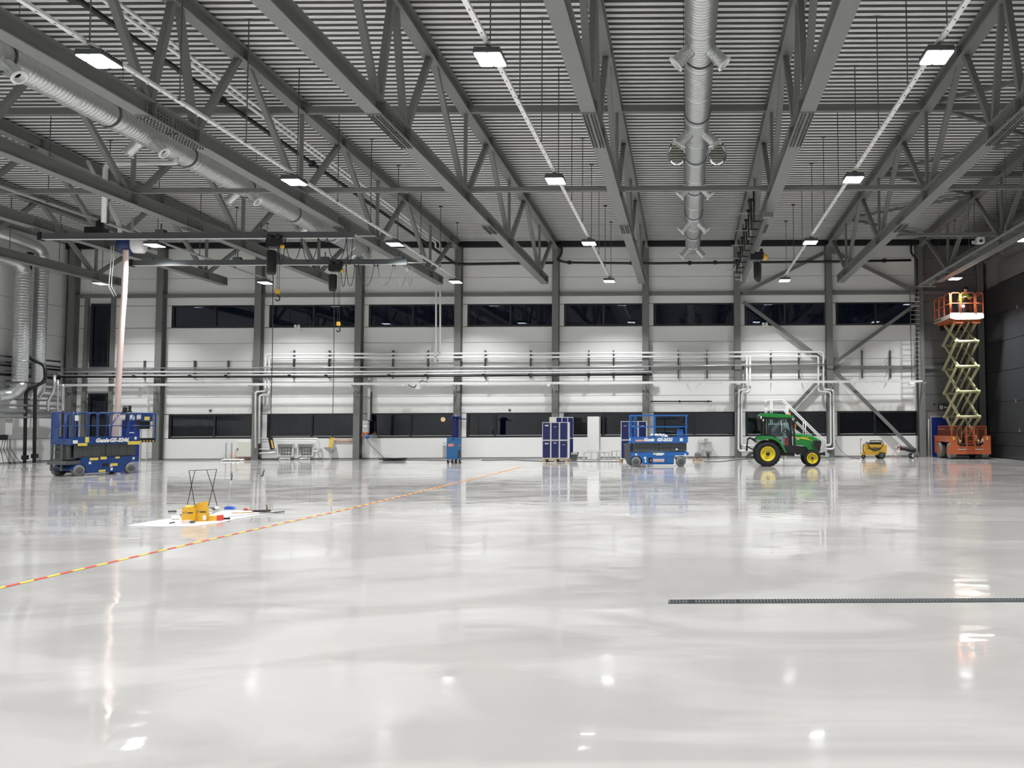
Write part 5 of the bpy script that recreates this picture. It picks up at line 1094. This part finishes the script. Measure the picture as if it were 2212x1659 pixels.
def manifold(px0, px1, lb):
    a, c = at(px0, 986, y=D - .15), at(px1, 958, y=D - .15); t = thing('heating_manifold', lb, 'manifold', ((a.x + c.x) / 2, D - .02, a.z)); w_ = (c.x - a.x) / 2; h = c.z - a.z; f = .05
    q = B(); q.box(-w_, -.14, 0, w_, 0, f); q.box(-w_, -.14, h - f, w_, 0, h); q.box(-w_, -.14, f, -w_ + f, 0, h - f); q.box(w_ - f, -.14, f, w_, 0, h - f); q.build('cabinet_frame', 'white', t)
    B().box(-w_ + f, -.03, f, w_ - f, -.01, h - f).build('back_plate', 'greybox', t)
    for z in (h * .28, h * .58): B().tube([(-w_ * .7, -.08, z), (w_ * .7, -.08, z)], .03, 8).build('manifold_bar', 'zinc', t)
    for k in range(8): x = -w_ * .6 + k * w_ * 1.2 / 7; B().tube([(x, -.1, h * .72), (x, -.1, .02)], .012, 6).build('valve_row', 'arm' if k % 2 else 'greybox', t)
    for k in range(8): x = -w_ * .5 + k * w_ / 7; B().tube([(x, -.1, 0), (x, -.1, -a.z * .45), (x * 1.3, -.18, -a.z * .8), (x * 1.35, -.2, -a.z + .02)], .022, 6).build('floor_pipe', 'white', t)
    return t
manifold(598, 634, 'white open heating manifold box low on the wall, left of two'); manifold(642, 677, 'white open heating manifold box low on the wall, right of two')
yq = D - .28
pipe('water_pipe', [W(552, 948, yq), W(688, 947.5, yq), W(688, 975, yq), W(677, 975, yq)], .05, 'pipewhite', 'white pipe running over the two heating manifolds and down their right side')
pipe('water_pipe', [W(560, 954, yq), W(681, 953.5, yq), W(681, 968, yq), W(677, 968, yq)], .035, 'pipewhite', 'thin white pipe just under the one over the manifolds')
pipe('water_pipe', [W(552, 979, yq), W(572, 979, yq), W(597, 977, yq)], .05, 'pipewhite', 'white pipe entering the left heating manifold low down')
pipe('water_pipe', [W(559, 970, yq), W(580, 970, yq), W(597, 969, yq)], .045, 'pipewhite', 'white pipe entering the left heating manifold at mid height')
for py, lb in ((950.5, 'upper'), (953.5, 'lower')): pipe('copper_pipe', [W(722, py, D - .06), W(766, py - .3, D - .06)], .02, 'copper', '%s of two thin copper pipes right of the sink' % lb)
def sink(px0, px1, pyt, pyb, lb, funnel):
    a, c = at(px0, pyt, y=D - .3), at(px1, pyt, y=D - .3); w_ = (c.x - a.x) / 2; zt = a.z; zb = at(px0, pyb, y=D - .3).z; t = thing('wall_sink', lb, 'sink', ((a.x + c.x) / 2, D, zb))
    h = zt - zb; sc = B(); L_ = []
    for f, z, d in ((1, h, .5), (.96, h - .05, .48), (.75, h - .16, .36), (.3, h - .26, .2)): L_.append([(-w_ * f, -d, z), (w_ * f, -d, z), (w_ * f, -.02, z), (-w_ * f, -.02, z)])
    vs = [v for r_ in L_ for v in r_]; fs = []
    for i in range(3):
        for j in range(4): fs.append((i * 4 + j, (i + 1) * 4 + j, (i + 1) * 4 + (j + 1) % 4, i * 4 + (j + 1) % 4))
    fs.append((15, 14, 13, 12)); L2 = [(-w_ * .88, -.45, h), (w_ * .88, -.45, h), (w_ * .88, -.07, h), (-w_ * .88, -.07, h), (-w_ * .6, -.36, h - .14), (w_ * .6, -.36, h - .14), (w_ * .6, -.12, h - .14), (-w_ * .6, -.12, h - .14)]
    o = len(vs); vs += L2; fs += [(0, 1, o + 1, o), (1, 2, o + 2, o + 1), (2, 3, o + 3, o + 2), (3, 0, o, o + 3)] + [(o + j, o + (j + 1) % 4, o + 4 + (j + 1) % 4, o + 4 + j) for j in range(4)] + [(o + 4, o + 5, o + 6, o + 7)]
    sc.add(vs, fs).build('basin', 'greybox' if not funnel else 'zinc', t)
    B().box(-w_ * .7, -.03, h, w_ * .7, -.005, h + .35).build('splash_plate', 'greybox', t)
    B().tube([(0, -.2, h - .24), (0, -.2, .12), (0, -.2, .0)], .04, 8).build('drain', 'white' if not funnel else 'arm', t)
    q = B(); q.tube([(-.12, -.03, h + .45), (-.12, -.12, h + .45), (.02, -.2, h + .47), (.02, -.22, h + .4)], .018, 6); q.cbox(-.12, -.08, h + .5, .16, .06, .05); q.build('tap', 'zinc' if funnel else 'arm', t); return t
sink(703, 722, 966, 992, 'small grey wall sink right of the heating manifolds', False); sink(1518, 1541, 969, 994, 'steel wall sink with funnel between the blue lift and the tractor', True)
pipe('sink_pipe', [W(1509, 990, D - .08), W(1509, 951, D - .08), W(1530, 950, D - .08)], .025, 'zinc', 'outer of two thin pipes bending to the tap of the steel sink'); pipe('sink_pipe', [W(1514, 985, D - .08), W(1514, 955, D - .08), W(1528, 955, D - .08)], .02, 'zinc', 'inner of two thin pipes bending to the tap of the steel sink')
pipe('wall_trim', [W(1486, 986, D - .05), W(1530, 986, D - .05)], .02, 'zinc', 'thin grey pipe along the wall base behind the reel')
# switchgear on the fourth column and cables to the floor
a = at(788, 936, y=D - .5); t = thing('socket_panel', 'grey switch and socket column with coloured plugs beside the fourth column', 'electrical box', (a.x, D - .35, a.z))
for k, (z, h, m) in enumerate(((-.05, .1, 'orange'), (.05, .22, 'greybox'), (.28, .2, 'greybox'), (.5, .16, 'greybox'))): B().rbox(-.14, -.12, z, .14, .1, z + h, .02, 'y').build('switch_box', m, t)
B().box(-.08, -.13, .32, .08, -.12, .42).build('meter', 'label', t); B().lathe([(.001, -.16), (.1, -.16), (.12, -.08), (.001, -.06)], (.12, 0, -.18), 'y', 16).build('blue_plug', 'gblue', t); B().lathe([(.001, -.12), (.07, -.12), (.07, -.04)], (-.12, 0, -.1), 'y', 12).build('plug', 'orange', t)
for k in range(5): B().tube([(.1 + .06 * k, -.1, -.2), (.3 + .09 * k, -.12, -.35 - .04 * k), (.25 + .07 * k, -.14, -.1 + .04 * k), (.45 + .05 * k, -.1, -.3)], .014, 5).build('cable_loop', 'greybox', t)
B().box(.02, .1, .7, .16, .3, 3.2).build('cable_duct', 'greybox', t); B().box(.16, .12, .66, .2, .28, 2.2).build('conduit', 'tiledark', t)
o = at(792, 948, y=D - .5)
cb = [o] + [at(px, py, y=yy) for px, py, yy in ((800, 962, D - .6), (815, 975, D - .7), (828, 988, D - .9))]; e = at(838, 994, z=.02); cb += [e, at(880, 993, z=.02), at(925, 993.5, z=.02), at(965, 995, z=.02), at(985, 999, z=.02)]
tag(B().tube([v - o for v in cb], .016, 6).build('power_cable', 'arm', None, o), 'long black cable falling from the socket column to the blue extractor cart', 'cable')
q = B(); c0_ = at(850, 994, z=.03)
for k in range(9): q.tube([(math.cos(a_) * (.55 + .1 * math.sin(k * 3)) + .1 * math.sin(k), math.sin(a_) * .3 + .05 * math.cos(k * 2), .01 + .012 * k + .02 * math.sin(a_ * 2 + k)) for a_ in [2 * PI * j / 16 for j in range(17)]], .018, 5)
tag(q.build('cable_coil', 'black', None, (c0_.x, c0_.y, .02)), 'loose coil of black cable on the floor right of the fourth column', 'cable')
cb = [at(px, py, z=.015) for px, py in ((1040, 994), (1100, 993), (1170, 996), (1235, 996.5), (1340, 997))]; tag(B().tube([v - cb[0] for v in cb], .015, 5).build('floor_cable', 'arm', None, cb[0]), 'black cable on the floor passing the left locker pallet', 'cable')
cb = [at(px, py, z=.015) for px, py in ((1520, 997), (1555, 997), (1590, 993), (1640, 990))]; tag(B().tube([v - cb[0] for v in cb], .015, 5).build('floor_cable', 'arm', None, cb[0]), 'black cable on the floor from the reel to behind the tractor', 'cable')
cb = [at(1804, 950, y=D - .3), at(1812, 968, y=D - .35), at(1825, 982, y=D - .4), at(1840, 989, z=.02), at(1858, 990, z=.02)]; tag(B().tube([v - cb[0] for v in cb], .014, 5).build('power_cable', 'arm', None, cb[0]), 'thin black cable falling from the ninth column towards the yellow cart', 'cable')
# ------------------------------------------------------------------ white stair with handrails behind the tractor
ys_ = D - 1.7; sa = lambda px, py: at(px, py, y=ys_)
o = sa(1656, 990); o.z = 0; t = thing('stair_platform', 'white steel stair with handrails behind the tractor', 'stair', o)
top = [sa(1656, 879), sa(1656, 865), sa(1692, 864), sa(1784, 953), sa(1784, 986)]; mid_ = [sa(1656, 886), sa(1695, 885), sa(1768, 956)]
for dy in (0, .8):
    D_ = Vector((0, dy, 0)); B().tube([v - o + D_ for v in top], .032, 8).build('handrail', 'white', t); B().tube([v - o + D_ for v in mid_], .025, 8).build('mid_rail', 'white', t)
    for a, c in (((1668, 865), (1668, 915)), ((1702, 875), (1702, 925)), ((1740, 909), (1740, 950)), ((1656, 868), (1656, 915))): B().tube([sa(*a) - o + D_, sa(*c) - o + D_], .025, 7).build('post', 'white', t)
    B().bar(sa(1695, 915) - o + D_, sa(1790, 990) - o + D_ + Vector((0, 0, .12)), .04, .2).build('stringer', 'greybox', t)
a = sa(1656, 915) - o; c = sa(1698, 915) - o; B().box(a.x, 0, a.z - .06, c.x, .8, a.z).build('landing', 'greybox', t)
for x in (a.x + .05, c.x - .05):
    for y in (.03, .77): B().box(x - .03, y - .03, 0, x + .03, y + .03, a.z - .06).build('leg', 'greybox', t)
e = sa(1788, 988) - o
for k in range(8): f = (k + .5) / 8; B().box(c.x + (e.x - c.x) * f - .12, .03, a.z * (1 - f) - .02, c.x + (e.x - c.x) * f + .12, .77, a.z * (1 - f) + .01).build('tread', 'greybox', t)
# ------------------------------------------------------------------ lamp inside the room behind the glass, seen left of the cart
a = at(957, 906, y=D + 1.4); t = thing('room_lamp', 'round glowing orange lamp seen through the lower window left of the cart', 'lamp', a)
B().ball((0, 0, 0), .13, 14).build('globe', 'glow', t); B().tube([(0, 0, .12), (0, 0, 3.08 - a.z)], .012, 5).build('cord', 'black', t)
for k, (px, w_, h, m) in enumerate(((388, .9, 1.9, 'doorblue'), (430, .5, 2.1, 'black'), (592, .8, 1.9, 'doorblue'), (640, .5, 1.9, 'tiledark'), (664, .45, 1.85, 'black'), (1180, .8, 1.9, 'tiledark'), (1520, 1.4, 1.6, 'doorblue'), (1660, .9, 1.9, 'tiledark'))):
    a = at(px, 950, y=D + 1.6); t = thing('office_cupboard', 'dim cupboard or door seen through the lower windows, %s from the left' % ORD[k], 'cupboard', (a.x, D + 1.6, 0)); B().box(-w_ / 2, 0, 0, w_ / 2, .4, h).build('carcass', m, t); B().cbox(w_ / 2 - .1, -.02, 1.1, .03, .03, .15).build('handle', 'greybox', t)
# ------------------------------------------------------------------ floor drain and barrier tape
zv = fz(YV); a = at(1446, 1301, z=zv); DX0 = a.x; YD = a.y
t = thing('floor_drain', 'long narrow dark grated drain channel across the pale floor', 'drain', (DX0, YD, fz(YD) + .001))
B().box(0, -.075, 0, 9.5, .075, .003).build('channel', 'black', t)
q = B(); q.box(0, -.08, 0, 9.5, -.072, .009); q.box(0, .072, 0, 9.5, .08, .009); q.box(-.008, -.08, 0, 0, .08, .009)
k = 0
while k * .034 < 9.5:
    x = k * .034
    if not (5 < k < 8 or k == 21): q.add([(x, -.072, .002), (x + .017, -.072, .002), (x + .017, .072, .002), (x, .072, .002), (x, -.072, .008), (x + .017, -.072, .008), (x + .017, .072, .008), (x, .072, .008)], [(4, 5, 6, 7), (0, 1, 5, 4), (1, 2, 6, 5), (2, 3, 7, 6), (3, 0, 4, 7)])
    k += 1
q.box(0, -.01, .004, 9.5, .01, .009)
q.build('grate_bars', 'arm', t)['kind'] = 'stuff'
pts = [(at(0, 1272, z=-.10), 0), (at(270, 1209, z=-.07), 0), (at(500, 1156, z=-.04), 0), (at(760, 1098, z=-.005), 0), (at(1000, 1040, z=0), 0), (at(1130, 1008, z=0), 0)]
pts = [p[0] for p in pts]; d0 = (pts[1] - pts[0]); pts.insert(0, pts[0] - d0 * 4.4)
fine = []
for i in range(len(pts) - 1):
    n_ = max(2, int((pts[i + 1] - pts[i]).length / .35))
    for k in range(n_): fine.append(pts[i].lerp(pts[i + 1], k / n_))
fine.append(pts[-1]); vs = []
for v in fine:
    for dx in (-.04, .04): vs.append((v.x + dx, v.y, fz(v.y) + .004))
b = B().add(vs, [(2 * i, 2 * i + 1, 2 * i + 3, 2 * i + 2) for i in range(len(fine) - 1)]); vs2 = [(x, y, z - .003) for x, y, z in vs]
tag(b.build('barrier_tape', 'tape'), 'red and yellow striped tape running straight across the floor', 'tape')
# ------------------------------------------------------------------ tools and boxes on the white sheet
def G(px, py):
    v = at(px, py, z=0)
    for _ in range(4): v = at(px, py, z=fz(v.y))
    return v
sh = [G(275, 1136), G(330, 1126), G(368, 1121), G(400, 1118), G(440, 1118), G(478, 1105), G(490, 1103), G(540, 1104), G(612, 1106.5), G(560, 1112), G(505, 1122), G(470, 1130), G(425, 1137), G(360, 1138), G(300, 1137)]
c_ = sum(sh, Vector()) / len(sh); n_ = len(sh); q = B(); q.add([v - c_ for v in sh] + [v - c_ + Vector((0, 0, .006)) for v in sh], [tuple(range(n_, 2 * n_))[::-1]] + [(i, i + n_, (i + 1) % n_ + n_, (i + 1) % n_) for i in range(n_)])
tag(q.build('plastic_sheet', 'sheet', None, c_ + Vector((0, 0, .002))), 'white plastic sheet spread under the boxes and tools', 'sheet')
def carton(px0, px1, pyt, pyb, rz, lb, flap):
    a, c = G(px0, pyb), G(px1, pyb); w_ = (c.x - a.x) / math.cos(rz); h = at(px0, pyt, y=a.y).z - a.z; t = thing('yellow_box', lb, 'box', (a.x, a.y, a.z + .009), rz)
    q = B(); th = .004; d_ = .10; q.box(0, 0, 0, w_, th, h); q.box(0, d_ - th, 0, w_, d_, h); q.box(0, th, 0, th, d_ - th, h); q.box(w_ - th, th, 0, w_, d_ - th, h); q.box(th, th, 0, w_ - th, d_ - th, th); q.build('carton', 'boxyellow', t)
    B().box(w_ * .12, -.003, h * .6, w_ * .97, 0, h * .68).build('black_band', 'black', t); B().box(w_ * .2, -.005, h * .61, w_ * .52, -.003, h * .67).build('band_label', 'wood', t)
    B().add([(w_ * .25, -.003, h * .72), (w_ * .45, -.003, h * .72), (w_ * .35, -.003, h * .84)], [(0, 1, 2)]).build('warning_triangle', 'wood', t)
    if flap: B().add([(0, 0, h), (w_ * .3, -.01, h + .07), (w_, -.04, h + .1), (w_ * 1.22, -.03, h + .12), (w_ * 1.1, 0, h + .04), (w_, 0, h), (0, .003, h)], [(0, 5, 4, 3, 2, 1)]).build('flap', 'boxyellow', t); B().box(w_ * .75, -.006, .02, w_ * .98, -.003, h * .42).build('paper', 'label', t)
    else: B().add([(0, .1, h), (w_, .1, h), (w_, .14, h + .02), (0, .14, h + .04)], [(0, 1, 2, 3)]).build('flap', 'boxyellow', t); B().add([(w_ * .5, 0, h), (w_, 0, h), (w_ * 1.0, -.0, h + .03)], [(0, 1, 2)]).build('flap', 'boxyellow', t)
carton(392, 416, 1098, 1129, .02, 'yellow cardboard box on the white sheet, left of two', False); carton(417, 443, 1096, 1127.5, .12, 'yellow cardboard box with raised flap on the white sheet, right of two', True)
ln = lambda nm, pa, pb, z, r, m, par, n=6: B().tube([G(*pa) - par.location + Vector((0, 0, z)), G(*pb) - par.location + Vector((0, 0, z))], r, n).build(nm, m, par)
o = G(365, 1107); t = thing('squeegee_pole', 'white pole with grey grip lying behind the yellow boxes', 'pole', o); ln('grip', (363, 1106.5), (381, 1106), .02, .018, 'arm', t); ln('shaft', (381, 1106), (460, 1104), .02, .012, 'white', t); B().ball(G(468, 1103) - o + Vector((0, 0, .05)), .05, 10, .8).build('roller_head', 'white', t); ln('roller_fork', (458, 1103.5), (464, 1103.5), .04, .03, 'arm', t)
o = G(371, 1123); t = thing('paint_roller', 'white paint roller with dark handle left of the yellow boxes', 'roller', o); ln('sleeve', (371, 1123.5), (388, 1123), .045, .04, 'white', t, 10); ln('handle', (385, 1120), (391, 1115), .03, .014, 'arm', t); B().tube([G(388, 1122) - o + Vector((0, 0, .045)), G(391, 1120) - o + Vector((0, 0, .06)), G(388, 1117) - o + Vector((0, 0, .03))], .006, 5).build('wire', 'zinc', t)
o = G(352, 1133); t = thing('trowel', 'thin grey trowel on the sheet left of the yellow boxes', 'trowel', o); ln('blade', (350, 1133), (366, 1132.5), .012, .008, 'zinc', t); ln('handle', (366, 1132.5), (377, 1130.5), .02, .014, 'arm', t)
o = G(403, 1131); t = thing('sponge_block', 'small salmon pink block lying before the left yellow box', 'block', o + Vector((0, 0, .009))); B().rbox(-.07, -.06, 0, .07, .06, .05, .01, 'z').build('block', 'hose', t); B().rbox(.09, -.04, 0, .14, .04, .04, .01, 'z').build('weight', 'arm', t)
o = G(463, 1126); t = thing('tool_case', 'small yellow and red case on the white sheet', 'case', o + Vector((0, 0, .009)), .06); B().box(-.12, 0, 0, .04, .1, .09).build('yellow_half', 'yellow', t); B().box(.04, 0, 0, .12, .1, .1).build('red_half', 'red', t)
o = G(478, 1123); t = thing('torch', 'short black handle lying beside the red case', 'tool', o + Vector((0, 0, .025))); B().tube([(0, 0, 0), (.14, .0, 0), (.16, .0, .005)], .02, 8).build('body', 'black', t); B().tube([(-.02, 0, 0), (0, 0, 0)], .012, 8).build('neck', 'zinc', t)
# wire stand
yS = G(440, 1097).y; s2 = lambda px, py: at(px, py, y=yS)
o = s2(402, 1097); t = thing('wire_stand', 'thin black folding wire stand behind the yellow boxes', 'stand', (o.x, yS, 0)); o = Vector((o.x, yS, 0)); 
f0 = [s2(402, 1097), s2(413, 1051), s2(422, 1016), s2(447, 1015), s2(459, 1053), s2(469, 1096)]; f1 = [s2(422, 1096), s2(413, 1051), s2(407, 1017), s2(467, 1014), s2(459, 1053), s2(450, 1095)]
B().tube([v - o + Vector((0, (.02 if i in (0, 5) else -.01 if i in (2, 3) else 0), 0)) for i, v in enumerate(f0)], .007, 6).build('front_frame', 'black', t); B().tube([v - o + Vector((0, (-.01 if i in (0, 5) else .02 if i in (2, 3) else .015), 0)) for i, v in enumerate(f1)], .007, 6).build('rear_frame', 'black', t)
B().tube([s2(447, 1097) - o, s2(469, 1096) - o + Vector((0, .02, 0))], .007, 6).build('foot_bar', 'black', t)
# broom and long tools
o = G(488, 1101); t = thing('blue_broom', 'broom with blue brush head standing upright beside the sheet', 'broom', o)
q = B(); a = G(486, 1101) - o; c = G(513, 1100) - o; q.prism([(a.x, .01), (a.x - .0, .05), (a.x + .06, .07), (c.x - .06, .06), (c.x, .02), (c.x - .05, .01)], 'y', -.03, .05); q.build('brush_head', 'brush', t)
yB = o.y; s3 = lambda px, py: at(px, py, y=yB) - o
B().tube([s3(491, 1099), s3(496, 1060), s3(499, 1038)], .006, 6).build('stick', 'zinc', t); B().tube([s3(499.5, 1037), s3(501, 1030), s3(500, 1019)], .016, 8).build('grip', 'arm', t)
o = G(578, 1104); t = thing('upright_scraper', 'black scraper with thin upright handle and curved dark grip', 'scraper', o); yB = o.y
B().tube([G(546, 1107) - o + Vector((0, 0, .02)), G(571, 1107) - o + Vector((0, 0, .03)), G(584, 1106) - o + Vector((0, 0, .02))], .028, 8).build('scraper_head', 'black', t); B().tube([s3(577, 1105), s3(576, 1090)], .014, 6).build('socket', 'arm', t); B().tube([s3(576, 1090), s3(572, 1055), s3(568, 1029)], .004, 5).build('stick', 'zinc', t); B().tube([s3(563, 1029), s3(568, 1027), s3(568, 1022), s3(571, 1015)], .015, 7).build('grip', 'arm', t)
o = G(500, 1110); t = thing('long_pole', 'long grey pole lying along the edge of the white sheet', 'pole', o); ln('shaft', (493, 1118), (560, 1110.5), .018, .010, 'greybox', t); ln('shaft_end', (560, 1110.5), (615, 1107), .018, .012, 'arm', t)
o = G(500, 1108); t = thing('wooden_pole', 'pale wooden pole lying beside the black scraper', 'pole', o); ln('shaft', (500, 1110.5), (548, 1108.5), .02, .014, 'wood', t)
o = G(530, 1103); t = thing('red_clamp', 'small red clamp lying right of the blue broom', 'clamp', o); B().tube([(-.04, 0, .02), (0, .02, .05), (.04, 0, .04), (.06, 0, .02), (.16, -.03, .015)], .013, 6).build('jaw', 'pinkred', t); B().cbox(0, 0, .015, .06, .05, .03).build('foot', 'red', t)
